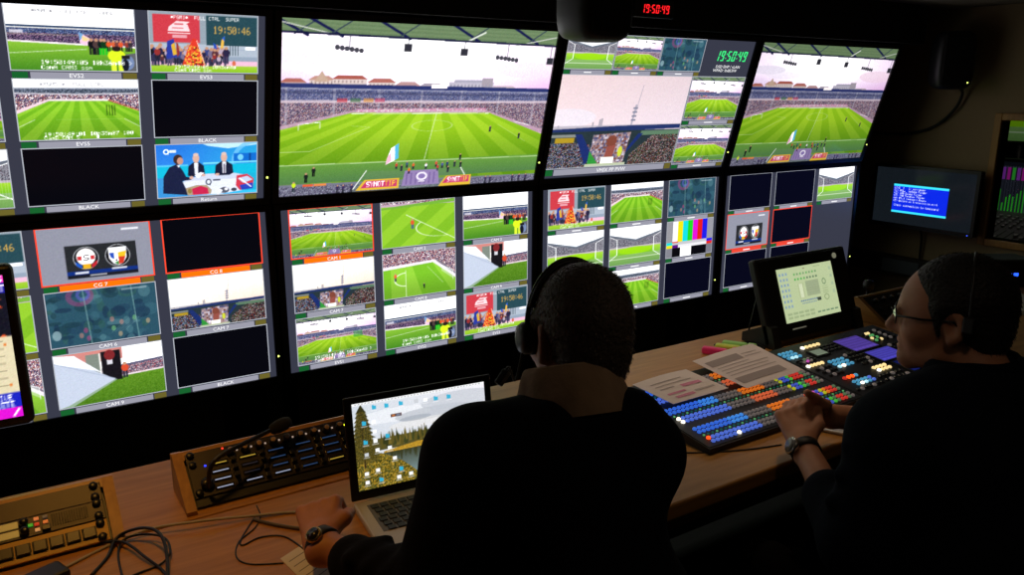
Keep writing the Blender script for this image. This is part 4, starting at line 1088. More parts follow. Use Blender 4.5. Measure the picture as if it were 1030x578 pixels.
# ------------------------------------------------------------------ cables on the desk at the left
def cable(name, label, px, r, m_=None, z=None):
    pts = []
    for q in px:
        zz = DZ + r + (q[2] if len(q) > 2 else 0)
        pts.append(tuple(at_z(q[0], q[1], zz)))
    mb = MB(); mb.tube(smooth_path(pts, 6), r, 7)
    return tag(mb.build(name, m_ or BLACKP), label, 'cable')
cable('grey_cable', 'grey cable lying across the desk in front of both rack boxes', [(20, 590), (60, 573), (110, 548), (150, 532, .01), (200, 524, .012), (250, 519, .004), (296, 515), (330, 519)], .0028, mat('grey_cable_sheath', (176, 170, 162), .5))
cable('looped_cable', 'black looped cable coiled on the desk beside the left rack box', [(92, 578), (108, 560), (118, 540, .01), (140, 531, .025), (158, 534, .03), (167, 552, .02), (169, 590)], .003)
cable('looped_cable', 'black cable forming a small ring on the wood beside the left rack box', [(126, 590), (119, 560), (124, 543, .006), (145, 537, .012), (166, 541, .012), (171, 556, .008), (160, 568), (135, 578), (115, 590)], .0022)
cable('looped_cable', 'black cable running diagonally to the bottom edge near the left rack box', [(105, 545, .004), (125, 545, .01), (146, 560, .006), (165, 575), (172, 592)], .0026)
cable('thin_cable', 'thin black cable curling past the middle rack box to the white paper', [(258, 508, .008), (262, 519), (256, 531), (240, 545), (238, 560), (252, 567), (285, 566)], .0014)
cable('thin_cable', 'thin black cable running from the curl under the watch hand', [(256, 520), (243, 541), (244, 548), (262, 540), (285, 539), (303, 550), (322, 568)], .0016)
mb = MB(); mb.rbox(-.05, .05, -.025, .025, 0, .022, .006)
o_ = tag(mb.build('cable_adapter', BLACKP), 'small black adapter box on the desk under the left rack box', 'adapter'); o_.location = at_z(36, 592, DZ); o_.rotation_euler = (0, 0, .35); o_.location.z = DZ + .001

# pen-like grey stylus and sheets of paper by the hand
mb = MB(); q = [at_z(282, 562, DZ), at_z(322, 536, DZ), at_z(372, 580, DZ), at_z(330, 610, DZ)]
mb.prism([(p.x, p.y, DZ + .0006) for p in q][::-1], (0, 0, .0006))
M_PAPER = mat('paper_white', (222, 216, 208), .8, noise=.03, nscale=40)
t = tag(mb.build('paper_sheet', M_PAPER), 'white printed sheet on the desk under the hand with the watch', 'paper')
mb = MB()
c0, c1, c3 = q[0], q[1], q[3]
for k in range(7):
    f0 = .12 + k * .11
    a = c0.lerp(c3, f0) + (c1 - c0) * .08; e = a + (c1 - c0) * (.75 if k % 3 else .45); d = (c3 - c0) * .012
    mb.quad(*[(p.x, p.y, DZ + .0014) for p in (a, e, e + d, a + d)])
mb.build('print', mat('ink_grey', (110, 106, 104), .8), t)
cable('grey_stylus', 'grey stylus lying on the desk pointing at the hand', [(255, 522), (275, 527), (300, 531), (312, 531)], .0035, mat('stylus_grey', (96, 88, 80), .5))['category'] = 'pen'

# ------------------------------------------------------------------ laptop
def P_lake():
    c = Cv(256, 160, 2, 1.6); u, v = c.u, c.v
    c.a[:] = np.stack([214 + 20 * u, 222 + 10 * u, 232 + 6 * u], -1)
    for (a, b, r1, r2, cl) in ((.3, .2, .3, .08, (236, 238, 242)), (.6, .25, .3, .07, (190, 196, 206)), (.5, .34, .25, .05, (232, 230, 228)), (.8, .15, .3, .1, (200, 206, 216)), (.45, .28, .12, .03, (168, 176, 188))): c.ell(a, b, r1, r2, cl, .6)
    r = np.random.default_rng(4)
    c.rect(0, .44, 1, .58, (90, 84, 44))
    for k in range(130):
        a = r.uniform(.16, 1); b = r.uniform(.5, .56); hh = r.uniform(.08, .17); cl = [(66, 70, 34), (96, 86, 36), (56, 60, 30), (120, 104, 44)][k % 4]
        c.poly([(a - .012, b), (a, b - hh), (a + .012, b)], cl)
    c.poly([(.2, .60), (.45, .555), (1, .56), (1, .60), (.5, .62), (.2, .66)], (206, 160, 50)); c.noise(c.pmask([(.2, .60), (.45, .555), (1, .56), (1, .60), (.5, .62), (.2, .66)]), [(216, 170, 50), (180, 130, 40), (150, 120, 40)], 1, .6, 31)
    c.vgrad((v > .62), .62, 1, (70, 76, 60), (150, 180, 190)); 
    for k in range(60): c.rect(r.uniform(.2, 1), r.uniform(.62, .75), 0, 0, (0, 0, 0)); a = r.uniform(.25, 1); c.poly([(a - .01, .62), (a + .01, .62), (a, .62 + r.uniform(.05, .16))], (60, 62, 36), .8)
    c.poly([(.55, .75), (1, .68), (1, .9), (.5, .95)], (170, 196, 210), .7)
    m_ = c.pmask([(0, .64), (.2, .62), (.34, .76), (.5, 1), (0, 1)]); c.put(m_, (110, 96, 34)); c.noise(m_, [(150, 124, 40), (196, 156, 50), (80, 80, 30), (60, 66, 28), (120, 110, 40)], 2, .8, 32)
    for k in range(12):
        yy = .05 + k * .05; wd = .03 + k * .008
        c.poly([(.05 - wd, yy + .07), (.06, yy - .03), (.06 + wd * 1.2, yy + .07)], (54 + 4 * k, 52 + 3 * k, 26))
    c.rect(.052, .1, .066, .75, (60, 44, 26)); c.noise((u < .16) & (v > .1) & (v < .7) & (np.abs(u - .06) < .02 + v * .11), [(60, 60, 28), (90, 80, 34), (44, 46, 22), (130, 110, 40)], 1, .7, 33)
    c.poly([(.62, .80), (.76, .70), (.80, .74), (.66, .86)], (70, 180, 216), .9)
    c.rect(0, 0, 1, .028, (235, 236, 238)); 
    for k in range(40): c.rect(.02 + k * .024, .008, .03 + k * .024, .02, (120, 120, 128), .5)
    def ic(a, b, kind):
        cl = {'f': (56, 186, 224), 'd': (240, 242, 244), 'p': (210, 214, 220)}[kind]; c.rect(a, b, a + .03, b + .042, cl); c.rect(a - .008, b + .052, a + .038, b + .062, (235, 236, 240), .7)
        if kind == 'f': c.rect(a, b - .008, a + .014, b, cl)
    for (a, b, kd) in ((.14, .055, 'f'), (.23, .06, 'f'), (.335, .065, 'f'), (.45, .07, 'p'), (.52, .075, 'd'), (.60, .08, 'f'), (.70, .085, 'f'), (.06, .22, 'f'), (.13, .22, 'd'), (.06, .44, 'f'), (.13, .44, 'd'), (.22, .41, 'f'), (.06, .58, 'p'), (.14, .55, 'd'), (.23, .55, 'd'), (.05, .80, 'd'), (.13, .78, 'd'), (.26, .68, 'd'), (.30, .82, 'f'), (.05, .90, 'd'), (.15, .90, 'f'), (.28, .91, 'd'), (.37, .90, 'd'), (.60, .38, 'f'), (.13, .33, 'd'), (.48, .9, 'd')): ic(a, b, kd)
    c.rect(.27, .19, .35, .225, (90, 60, 60)); c.rect(.28, .197, .30, .218, (200, 120, 60)); c.rect(.31, .197, .34, .218, (120, 130, 150))
    return c.out()
LA = math.radians(-6)
lap = thing('laptop', 'open silver laptop with lake wallpaper between the seated man and rack box', 'laptop', tuple(at_z(355, 513, DZ) + Vector((.1625 * math.cos(LA), .1625 * math.sin(LA), .0005))), (0, 0, LA))
M_ALU = mat('brushed_aluminium', (196, 190, 182), .38, metal=.15, noise=.05, nscale=200)
LW, LD, LH = .325, .225, .214
mb = MB(); mb.rbox(-LW / 2, LW / 2, -LD, 0, 0, .015, .005); base = mb.build('base', M_ALU, lap)
mb = MB(); mb.box(-.14, .14, -.13, -.022, .0150, .0156); mb.build('key_well', mat('key_well_grey', (110, 108, 106), .5, metal=.4), base)
kk_ = MB(); kk_.rbox(-.0078, .0078, -.0075, .0075, 0, .0024, .0012); kk_me = kk_.mesh('key', BLACKP)
for r_ in range(6):
    for c_ in range(14):
        obj('key', kk_me, base, (-.127 + c_ * .0192 + (.003 * r_ % .009), -.034 - r_ * .0178, .0156))
mb = MB(); mb.rbox(-.05, .05, -.213, -.143, .0150, .0158, .0003); mb.build('trackpad', mat('trackpad_grey', (140, 138, 136), .3, metal=.4), base)
TL = math.radians(9)
lid = bpy.data.objects.new('lid', None); 
mb = MB(); mb.rbox(-LW / 2, LW / 2, .0, .007, 0, LH, .006, seg=3); lid = mb.build('lid', BEZEL, lap, (0, .004, .014)); lid.rotation_euler = (-TL, 0, 0)
obj('picture', grid_mesh('picture', P_lake(), .292, .1800, 'lake', None, .85), lid, (-.146, -.0006, .020))

# ------------------------------------------------------------------ vision mixer
mix = thing('vision_mixer', 'wide black vision mixer covered in glowing coloured buttons on the desk', 'vision mixer', (.545, -1.43, DZ + .0005))
MT = math.atan2(.035, .315)
MXL = 1.12
mb = MB(); mb.prism([(-.012, -.008, 0), (-.012, .33, 0), (-.012, .33, .050), (-.012, -.008, .014)], (MXL + .02, 0, 0)); mb.build('chassis', mat('mixer_black', (15, 16, 20), .5, noise=.2, nscale=50), mix)
mfm = Matrix.Translation((0, 0, .0165)) @ Matrix.Rotation(MT, 4, 'X')
mb = MB(); mb.box(-.008, MXL, -.002, .324, -.002, 0); face = mb.build('top_panel', mat('mixer_panel', (20, 22, 30), .45, noise=.15, nscale=60), mix); face.matrix_local = mfm
BC = {'b': (62, 122, 246), 'l': (72, 156, 252), 'p': (92, 128, 240), 'g': (150, 142, 140), 'o': (240, 128, 40), 's': (226, 110, 70), 'y': (200, 206, 40), 'v': (74, 96, 210), 'n': (80, 200, 70), 'r': (220, 60, 50), 'e': (110, 150, 110), 't': (16, 110, 92), 'c': (84, 168, 210), 'w': (255, 246, 226), 'k': (34, 36, 40), 'h': (255, 226, 160), 'R': (255, 80, 20), 'm': (214, 90, 200), 'i': (110, 210, 130), 'q': (170, 220, 235)}
BE = {'g': .2, 'k': .02, 'w': 1.8, 'R': 1.6, 'h': .9, 't': .4, 'i': .35, 'e': .3, 'q': 1.1}
def bmat(k):
    return mat('button_' + {'R': 'red_lit', 'w': 'white_lit'}.get(k, 'tone_%d_%d_%d' % BC[k]), BC[k], .3, emit=BE.get(k, .55))
def button_geo(mb, x, y, w_, d_, h_, mi=0):
    n = 8; vs = []; fs = []
    for zz, q_ in ((0, 1.0), (h_ * .65, .96), (h_, .62)):
        for i in range(n):
            a = 2 * math.pi * (i + .5) / n; vs.append((x + math.cos(a) * w_ * .54 * q_, y + math.sin(a) * d_ * .54 * q_, zz))
    for o_ in (0, n): fs += [(o_ + i, o_ + (i + 1) % n, o_ + n + (i + 1) % n, o_ + n + i) for i in range(n)]
    fs.append(tuple(range(2 * n, 3 * n)))
    mb.add(vs, fs, mi)
_BM = {}
def button_mesh(k):
    if k not in _BM:
        mb = MB(); button_geo(mb, 0, 0, .0106, .0104, .0055); _BM[k] = mb.mesh('button', bmat(k))
    return _BM[k]
def col_code(ci, row, bank):
    if ci < 8: return 'b' if row > 1 else 'p'
    if ci < 12: return 'l' if row > 1 else 'p'
    if ci < 18: return 'g'
    if ci < 24: return 'o' if row > 1 else 's'
    if ci < 28: return 'g'
    seq = ['y', 'v', 'v', 'n', 'r', 'r', 'r', 'e', 'g'] if bank != 0 else ['R', 'y', 'm', 'v', 'y', 'o', 'r', 'r', 'e']
    if row < 2: seq = ['y', 'v', 'v', 'n', 'e', 'r', 'r', 'e', 'g']
    return seq[(ci - 28) % 9]
tiny = {}
keys = list(BC)
stuff = MB(); smats = [bmat(k) for k in keys]
banks = ((.010, 0), (.111, 1), (.214, 2))
for y0, bk in banks:
    for r_ in range(4):
        y = y0 + (.0 if r_ == 0 else .0155 if r_ == 1 else .046 if r_ == 2 else .0615) + .004
        for ci in range(37):
            x = .022 + ci * .0150
            k = col_code(ci, r_, bk)
            if bk == 0 and (r_, ci) == (1, 0): k = 'R'
            if bk == 0 and (r_, ci) == (0, 6): k = 'w'
            if bk == 1 and (r_, ci) in ((0, 0), (1, 0)): k = 'w'
            if bk < 2: obj('button', button_mesh(k), face, (x, y, 0))
            else: button_geo(stuff, x, y, .0106, .0104, .0055, keys.index(k))
    for ci in range(37): button_geo(stuff, .022 + ci * .0150, y0 + .0345, .0065, .0055, .003, keys.index('t' if ci % 3 else 'i'))
def grp(x0, y0, x1, y1, nx, ny, codes):
    for j in range(ny):
        for i in range(nx):
            k = codes[(i + j * nx) % len(codes)]
            button_geo(stuff, x0 + (x1 - x0) * (i + .5) / nx, y0 + (y1 - y0) * (j + .5) / ny, (x1 - x0) / nx * .68, min((y1 - y0) / ny * .68, .013), .0055, keys.index(k))
grp(.590, .250, .660, .300, 4, 3, 'cqqc' 'cccc' 'cccc'); grp(.700, .285, .795, .305, 5, 1, 'whhhh'); grp(.760, .235, .835, .283, 4, 3, 'k'); grp(.60, .185, .68, .205, 5, 1, 'whhhh')
grp(.690, .145, .768, .197, 4, 3, 'qwcc' 'cccc' 'cccc'); grp(.60, .215, .68, .24, 5, 2, 'kgmgk' 'kkegk'); grp(.61, .115, .68, .18, 4, 3, 'kgkk'); grp(.630, .085, .700, .103, 4, 1, 'rRRc'); grp(.635, .045, .725, .075, 5, 2, 'cwqcp' 'ccccp')
grp(.60, .02, .73, .038, 7, 1, 'kgk'); grp(.780, .075, .850, .110, 4, 2, 'whhh' 'hhhh'); grp(.78, .125, .85, .21, 4, 4, 'kkgkk'); grp(.74, .02, .86, .065, 6, 2, 'kgkk'); grp(.940, .070, .975, .094, 3, 2, 'mmh'); grp(.995, .225, 1.035, .29, 3, 4, 'ikhhkiki'); grp(.995, .05, 1.09, .20, 5, 7, 'kkgk'); grp(1.045, .22, 1.10, .3, 3, 4, 'kgk')
so = stuff.build('small_buttons', smats, face); so['kind'] = 'stuff'; so['label'] = 'smaller lit keys of the side modules and back bank'
def P_menu(seed, col):
    c = Cv(60, 34, 2, soft=0); c.a[:] = col; r = np.random.default_rng(seed)
    for k in range(5): c.rect(.04, .12 + k * .17, .96, .2 + k * .17, tuple(min(255, v * 1.25) for v in col), .7)
    for k in range(6): c.rect(.05 + k * .155, .86, .17 + k * .155, .96, tuple(min(255, v * 1.4) for v in col), .8)
    return c.out()
for (x0, y0, x1, y1, sd, col) in ((.845, .200, .965, .285, 1, (74, 56, 140)), (.862, .115, .982, .183, 2, (66, 60, 160)), (.882, .03, .935, .10, 3, (16, 24, 80)), (.700, .232, .752, .265, 4, (90, 104, 80))):
    mb = MB(); mb.rbox(x0 - .006, x1 + .006, y0 - .006, y1 + .006, 0, .004, .0015); fr = mb.build('menu_display', BLACKP, face)
    me = grid_mesh('picture', P_menu(sd, col), x1 - x0, y1 - y0, 'menu%d' % sd, None, .75)
    o_ = obj('picture', me, fr, (x0, y0, .0046)); o_.rotation_euler = (-math.pi / 2, 0, 0)
mb = MB(); mb.tube([(1.02, .12, .004), (1.02, .12, .05), (1.02, .13, .075)], [.009, .007, .012], 10); mb.build('joystick', BLACKP, face)
mb = MB(); mb.rbox(.585, .592, .005, .30, 0, .0015, .0004); mb.build('module_seam', DARKMET, face)

cable('mixer_cable', 'thin black cable lying along the front edge below the vision mixer', [(612, 449), (650, 453), (700, 455), (750, 452), (786, 447)], .0018)

# sheets of paper on the mixer
def sheet(label, pts, tint, marks):
    mb = MB(); P = [Vector(p) for p in pts]
    n = 6; vs = []; fs = []
    for j in range(n + 1):
        for i in range(n + 1):
            a = P[0].lerp(P[1], i / n); b2 = P[3].lerp(P[2], i / n); p = a.lerp(b2, j / n)
            p.z += .004 * math.sin(i / n * 3.1) * (j / n)
            vs.append(p)
    for j in range(n):
        for i in range(n): fs.append((j * (n + 1) + i, j * (n + 1) + i + 1, (j + 1) * (n + 1) + i + 1, (j + 1) * (n + 1) + i))
    mb.add(vs, fs); o_ = tag(mb.build('paper_sheet', mat('paper_tone_%d' % tint[2], tint, .8, noise=.03, nscale=40)), label, 'paper')
    sm = o_.modifiers.new('thickness', 'SOLIDIFY'); sm.thickness = .0008
    for (u0, v0, u1, v1, m_) in marks:
        def pt(u_, v_):
            p = P[0].lerp(P[1], u_).lerp(P[3].lerp(P[2], u_), v_); return (p.x, p.y, p.z + .0012 + .004 * math.sin(u_ * 3.1) * v_)
        mb = MB()
        for i in range(4):
            a, e = u0 + (u1 - u0) * i / 4, u0 + (u1 - u0) * (i + 1) / 4
            mb.quad(pt(a, v0), pt(e, v0), pt(e, v1), pt(a, v1))
        mb.build('print', m_, o_)
INK = mat('ink_soft_grey', (164, 154, 158), .8); INKP = mat('ink_pink', (224, 150, 186), .8); TXTG = mat('ink_text_grey', (190, 180, 184), .8)
sheet('printed white sheet with pink lettering on the left of the vision mixer', [(.585, -1.262, .796), (.785, -1.262, .798), (.775, -1.115, .808), (.578, -1.115, .803)], (238, 228, 230),
      [(.18, .12, .5, .2, INKP), (.14, .28, .45, .34, INKP), (.55, .18, .9, .24, TXTG), (.5, .42, .85, .52, INKP), (.15, .5, .4, .54, TXTG), (.15, .62, .8, .65, TXTG), (.15, .74, .7, .77, TXTG)])
sheet('large printed sheet with grey table rows across the back of the vision mixer', [(.825, -1.290, .798), (1.065, -1.285, .802), (1.10, -1.07, .815), (.830, -1.085, .813)], (232, 222, 226),
      [(.06, .12, .82, .28, INK), (.08, .36, .86, .38, TXTG), (.08, .44, .8, .46, TXTG), (.08, .52, .86, .54, TXTG), (.08, .60, .6, .62, TXTG), (.06, .68, .58, .84, INK), (.62, .7, .9, .72, TXTG), (.62, .78, .88, .8, TXTG)])
# highlighters, phone
for (lab, px, py, col, ang) in (('pink highlighter pen, lowest of the pens behind the papers', 722, 353, (250, 60, 130), -.25), ('yellow-green highlighter pen in the pile behind the papers', 735, 350, (214, 232, 90), -.25), ('pale green highlighter pen resting rearmost in the pile behind the papers', 742, 347, (160, 220, 120), -.25), ('orange-red highlighter pen nearest the dark phone behind the papers', 752, 354, (240, 130, 90), -.22)):
    p = at_z(px, py, DZ + .012)
    t = thing('highlighter_pen', lab, 'pen', (p.x, p.y, DZ + .0005), (0, 0, ang - .75), 'highlighter pens behind the papers')
    mm = mat('marker_%d_%d_%d' % col, col, .35, emit=.03)
    mb = MB(); mb.rbox(-.050, .03, -.014, .014, 0, .022, .006); mb.build('barrel', mm, t)
    mb = MB(); mb.rbox(.0305, .060, -.0145, .0145, 0, .0225, .006); mb.build('cap', mm, t)
mb = MB(); mb.rbox(-.075, .075, -.037, .037, 0, .009, .004, seg=3); t = thing('smartphone', 'dark phone lying on the desk between the pens and touch panel', 'phone', (1.215, -.925, DZ + .0005), (0, 0, -.35)); mb.build('body', BLACKP, t)
mb = MB(); mb.rbox(-.068, .068, -.033, .033, .009, .0094, .0002); mb.build('glass', mat('phone_glass', (8, 8, 10), .1), t)

# ------------------------------------------------------------------ touch panel
def P_touch():
    c = Cv(150, 94, 2, 1.6); c.a[:] = (206, 222, 172); r = np.random.default_rng(8)
    for j in range(7):
        for i in range(3):
            c.rect(.03 + i * .055, .08 + j * .1, .065 + i * .055, .14 + j * .1, (172, 196, 200)); c.rect(.035 + i * .055, .1 + j * .1, .055 + i * .055, .12 + j * .1, (120, 150, 190))
    for i in range(8): c.rect(.28 + i * .055, .12, .31 + i * .055, .16, [(120, 190, 110), (130, 170, 120)][i % 2]); c.rect(.28 + i * .055, .22, .31 + i * .055, .255, [(90, 190, 90), (110, 140, 110)][i > 3])
    c.rect(.32, .32, .42, .60, (196, 210, 160)); c.rect(.34, .33, .40, .59, (228, 238, 200)); c.rect(.46, .30, .70, .58, (172, 186, 148))
    for k in range(6): c.rect(.46, .32 + k * .045, .70, .325 + k * .045, (190, 204, 164))
    for k in range(9): c.rect(.32 + k * .035, .64, .345 + k * .035, .665, (110, 140, 180)); c.rect(.34 + k * .03, .69, .36 + k * .03, .71, (110, 140, 180))
    c.rect(.62, .64, .69, .70, (70, 80, 70)); c.ring(.80, .36, .03, .05, .2, (120, 150, 110)); c.ring(.80, .66, .04, .05, .15, (150, 170, 120))
    for k in range(4): c.rect(.75, .45 + k * .04, .85, .46 + k * .04, (160, 180, 130)); c.rect(.93, .1 + k * .15, .97, .16 + k * .15, (184, 206, 170))
    for k in range(5): c.rect(.05 + k * .1, .83, .13 + k * .1, .87, (176, 194, 148)); c.rect(.05 + k * .1, .9, .13 + k * .1, .94, (176, 194, 148)); c.rect(.58 + k * .08, .9, .64 + k * .08, .925, (120, 150, 120))
    c.rect(.46, .04, .5, .06, (150, 130, 110)); c.rect(.66, .04, .78, .055, (160, 176, 130))
    return c.out()
TT = -math.atan2(.1, .27)
tp = thing('touch_panel', 'black tilted touch panel with pale green menu screen behind the mixer', 'touch screen', (1.528, -1.0, DZ + .0005))
frame = MB(); frame.rbox(-.24, .24, .0, .030, .012, .302, .008, seg=3); cas = frame.build('casing', BEZEL, tp); cas.rotation_euler = (TT, 0, 0)
mb = MB(); mb.rbox(-.232, .232, -.003, .001, .020, .294, .003); fp = mb.build('front_glass', mat('panel_front', (15, 15, 16), .3), cas)
obj('picture', grid_mesh('picture', P_touch(), .292, .183, 'touch', None, .72), cas, (-.15, -.0042, .073))
mb = MB(); mb.lathe([(.010, 0), (.010, .003), (.006, .0035)], (.168, -.003, .272), (0, -1, 0), 16); mb.build('round_badge', mat('badge_white', (214, 214, 190), .4, emit=.25, ecol=(214, 214, 180)), cas)
mb = MB(); mb.box(-.125, -.055, -.0036, -.003, .048, .0525); mb.build('maker_strip', mat('strip_white', (190, 196, 180), .5, emit=.12), cas)
mb = MB(); mb.rbox(-.2, .2, .01, .135, -.0003, .012, .004); mb.build('stand_foot', BLACKP, tp)
for x in (-.240, .205):
    mb = MB(); mb.prism([(x, -.012, .0), (x, .13, .0), (x, .13, .03), (x, .035, .075), (x, .012, .07)], (.035, 0, 0)); mb.build('stand_arm', BLACKP, tp)
mb = MB(); mb.tube([(-.215, .128, .010), (-.19, .115, .17)], .003, 6); mb.build('prop_wire', DARKMET, tp)

# ------------------------------------------------------------------ things at the far right end of the desk
p = at_z(1024, 312, DZ)
mb = MB(); mb.rbox(-.15, .15, -.11, .11, 0, .02, .002); o_ = tag(mb.build('paper_stack', mat('paper_stack_white', (196, 190, 176), .8, noise=.06, nscale=30)), 'stack of pale papers behind the head of the man with glasses', 'paper'); o_.location = (2.56, -1.16, DZ + .0005); o_.rotation_euler = (0, 0, .3)
t = thing('radio_charger', 'black device with blue lights at the right edge behind the man with glasses', 'device', (2.86, -.98, DZ + .0005), (0, 0, -.5))
mb = MB(); mb.rbox(-.12, .12, .0, .16, 0, .12, .012); mb.build('body', BLACKP, t)
for k in range(3):
    mb = MB(); mb.box(-.05 + k * .03, -.03 + k * .03, -.002, .001, .05, .064); mb.build('blue_light', glow('device_blue', (40, 90, 255), 2.2), t)
mb = MB(); mb.rbox(-.07, .07, -.05, .05, 0, .0015, .0004); o_ = tag(mb.build('pink_note', mat('pink_paper', (196, 160, 190), .8)), 'small pinkish sheet lying between touch panel and right rack box', 'paper'); o_.location = (1.93, -.81, DZ + .001); o_.rotation_euler = (0, 0, .2)
t = thing('desk_microphone', 'small black microphone standing on the desk behind the touch panel', 'microphone', (2.10, -.80, DZ + .0005))
mb = MB(); mb.lathe([(.035, 0), (.035, .008), (.012, .014), (.006, .02), (.006, .05)], (0, 0, 0), (0, 0, 1), 18); mb.build('foot', BLACKP, t)
mb = MB(); mb.lathe([(.008, .05), (.02, .058), (.022, .075), (.018, .09), (.0005, .096)], (0, 0, 0), (0, 0, 1), 16); mb.build('head', BLACKP, t)

# ------------------------------------------------------------------ people: smooth solids blended into one skin
class Solid:
    def __init__(s, h):
        s.h = h; s.pr = []
    def cap(s, a, b, ra, rb=None, k=.02, op=1):
        s.pr.append(('c', np.array(a, float), np.array(b, float), ra, ra if rb is None else rb, k, op)); return s
    def ell(s, c, r, R=None, k=.02, op=1):
        r = np.array(r if hasattr(r, '__len__') else (r, r, r), float)
        s.pr.append(('e', np.array(c, float), r, None if R is None else np.array(R, float), 0, k, op)); return s
    def chain(s, pts, rs, k=.01):
        for i in range(len(pts) - 1): s.cap(pts[i], pts[i + 1], rs[i], rs[i + 1], k)
        return s
    def bb(s, p):
        if p[0] == 'c':
            r = max(p[3], p[4]); return np.minimum(p[1], p[2]) - r, np.maximum(p[1], p[2]) + r
        r = np.full(3, p[2].max()); return p[1] - r, p[1] + r
    def mesh(s, name, mt, cut=None):
        lo = np.min([s.bb(p)[0] for p in s.pr if p[6] > 0], 0) - .02; hi = np.max([s.bb(p)[1] for p in s.pr if p[6] > 0], 0) + .02
        n = np.ceil((hi - lo) / s.h).astype(int) + 1
        F = np.full(n, .05, np.float32)
        for p in s.pr:
            k = p[5]; a, b = s.bb(p)
            i0 = np.maximum(np.floor((a - k - .012 - lo) / s.h).astype(int), 0); i1 = np.minimum(np.ceil((b + k + .012 - lo) / s.h).astype(int) + 1, n)
            if (i1 <= i0).any(): continue
            g = np.stack(np.meshgrid(*[lo[d] + s.h * np.arange(i0[d], i1[d]) for d in range(3)], indexing='ij'), -1).astype(np.float32)
            if p[0] == 'c':
                ab = p[2] - p[1]; t = np.clip(((g - p[1]) @ ab) / max(ab @ ab, 1e-12), 0, 1)
                d = np.linalg.norm(g - p[1] - t[..., None] * ab, axis=-1) - (p[3] + (p[4] - p[3]) * t)
            else:
                q = g - p[1]
                if p[3] is not None: q = q @ p[3]
                k0 = np.linalg.norm(q / p[2], axis=-1); k1 = np.linalg.norm(q / p[2] ** 2, axis=-1)
                d = k0 * (k0 - 1) / np.maximum(k1, 1e-6)
            sl = tuple(slice(i0[j], i1[j]) for j in range(3))
            f = F[sl]
            if p[6] > 0:
                hh = np.clip(.5 + .5 * (d - f) / k, 0, 1); F[sl] = d * (1 - hh) + f * hh - k * hh * (1 - hh)
            else:
                hh = np.clip(.5 - .5 * (f + d) / k, 0, 1); F[sl] = f * (1 - hh) - d * hh + k * hh * (1 - hh)
        if cut is not None:
            g = np.stack(np.meshgrid(*[lo[d] + s.h * np.arange(n[d]) for d in range(3)], indexing='ij'), -1)
            F = np.maximum(F, cut(g)).astype(np.float32)
        return surface_nets(F, lo, s.h, name, mt)

def surface_nets(F, lo, h, name, mt):
    ins = F < 0
    c = sum(ins[i:F.shape[0] - 1 + i, j:F.shape[1] - 1 + j, k:F.shape[2] - 1 + k].astype(np.int8) for i in (0, 1) for j in (0, 1) for k in (0, 1))
    act = np.argwhere((c > 0) & (c < 8))
    idx = np.full(c.shape, -1, np.int64); idx[tuple(act.T)] = np.arange(len(act))
    acc = np.zeros((len(act), 3)); cnt = np.zeros(len(act))
    corners = [(i, j, k) for i in (0, 1) for j in (0, 1) for k in (0, 1)]
    val = {q: F[act[:, 0] + q[0], act[:, 1] + q[1], act[:, 2] + q[2]].astype(float) for q in corners}
    for a in corners:
        for d in range(3):
            if a[d] == 0:
                b = list(a); b[d] = 1; b = tuple(b)
                va, vb = val[a], val[b]; m_ = (va < 0) != (vb < 0)
                t = np.where(m_, va / np.where(va - vb == 0, 1, va - vb), 0)
                p = np.array(a, float)[None] + t[:, None] * (np.array(b, float) - np.array(a, float))[None]
                acc[m_] += p[m_]; cnt[m_] += 1
    V = lo + h * (act + acc / np.maximum(cnt, 1)[:, None])
    Q = []
    for d in range(3):
        e1, e2 = [(1, 2), (2, 0), (0, 1)][d]
        A = ins.take(range(0, F.shape[d] - 1), d); B = ins.take(range(1, F.shape[d]), d)
        e = np.argwhere(A != B)
        e = e[(e[:, e1] > 0) & (e[:, e2] > 0) & (e[:, e1] < F.shape[e1] - 1) & (e[:, e2] < F.shape[e2] - 1)]
        if not len(e): continue
        s_ = ins[tuple(e.T)]
        def cell(o1, o2):
            f = e.copy(); f[:, e1] -= o1; f[:, e2] -= o2; return idx[tuple(f.T)]
        q = np.stack([cell(1, 1), cell(0, 1), cell(0, 0), cell(1, 0)], 1)
        q[~s_] = q[~s_][:, ::-1]
        Q.append(q)
    Q = np.concatenate(Q); Q = Q[(Q >= 0).all(1)]
    me = bpy.data.meshes.new(name)
    me.vertices.add(len(V)); me.vertices.foreach_set('co', V.astype(np.float32).ravel())
    me.loops.add(Q.size); me.loops.foreach_set('vertex_index', Q.ravel().astype(np.int32))
    me.polygons.add(len(Q)); me.polygons.foreach_set('loop_start', np.arange(0, Q.size, 4, dtype=np.int32))
    me.update(calc_edges=True)
    me.polygons.foreach_set('use_smooth', np.ones(len(Q), bool))
    for mm in (mt if isinstance(mt, (list, tuple)) else [mt]): me.materials.append(mm)
    return me

def skin_mat(name, rgb):
    mt = mat(name, rgb, .55, noise=.12, nscale=55, bump=.08)
    mt.node_tree.nodes['Principled BSDF'].inputs['Subsurface Weight'].default_value = .08
    mt.node_tree.nodes['Principled BSDF'].inputs['Subsurface Radius'].default_value = (.01, .004, .002)
    return mt

def frame_az(az, tilt=0.0, roll=0.0):
    """columns right, forward, up for a head or body turned by az from +y towards +x"""
    f = np.array([math.sin(az), math.cos(az), 0]); r = np.array([math.cos(az), -math.sin(az), 0]); u = np.array([0, 0, 1.])
    f2 = f * math.cos(tilt) - u * math.sin(tilt); u2 = u * math.cos(tilt) + f * math.sin(tilt)
    r3 = r * math.cos(roll) + u2 * math.sin(roll); u3 = u2 * math.cos(roll) - r * math.sin(roll)
    return np.stack([r3, f2, u3], 1)

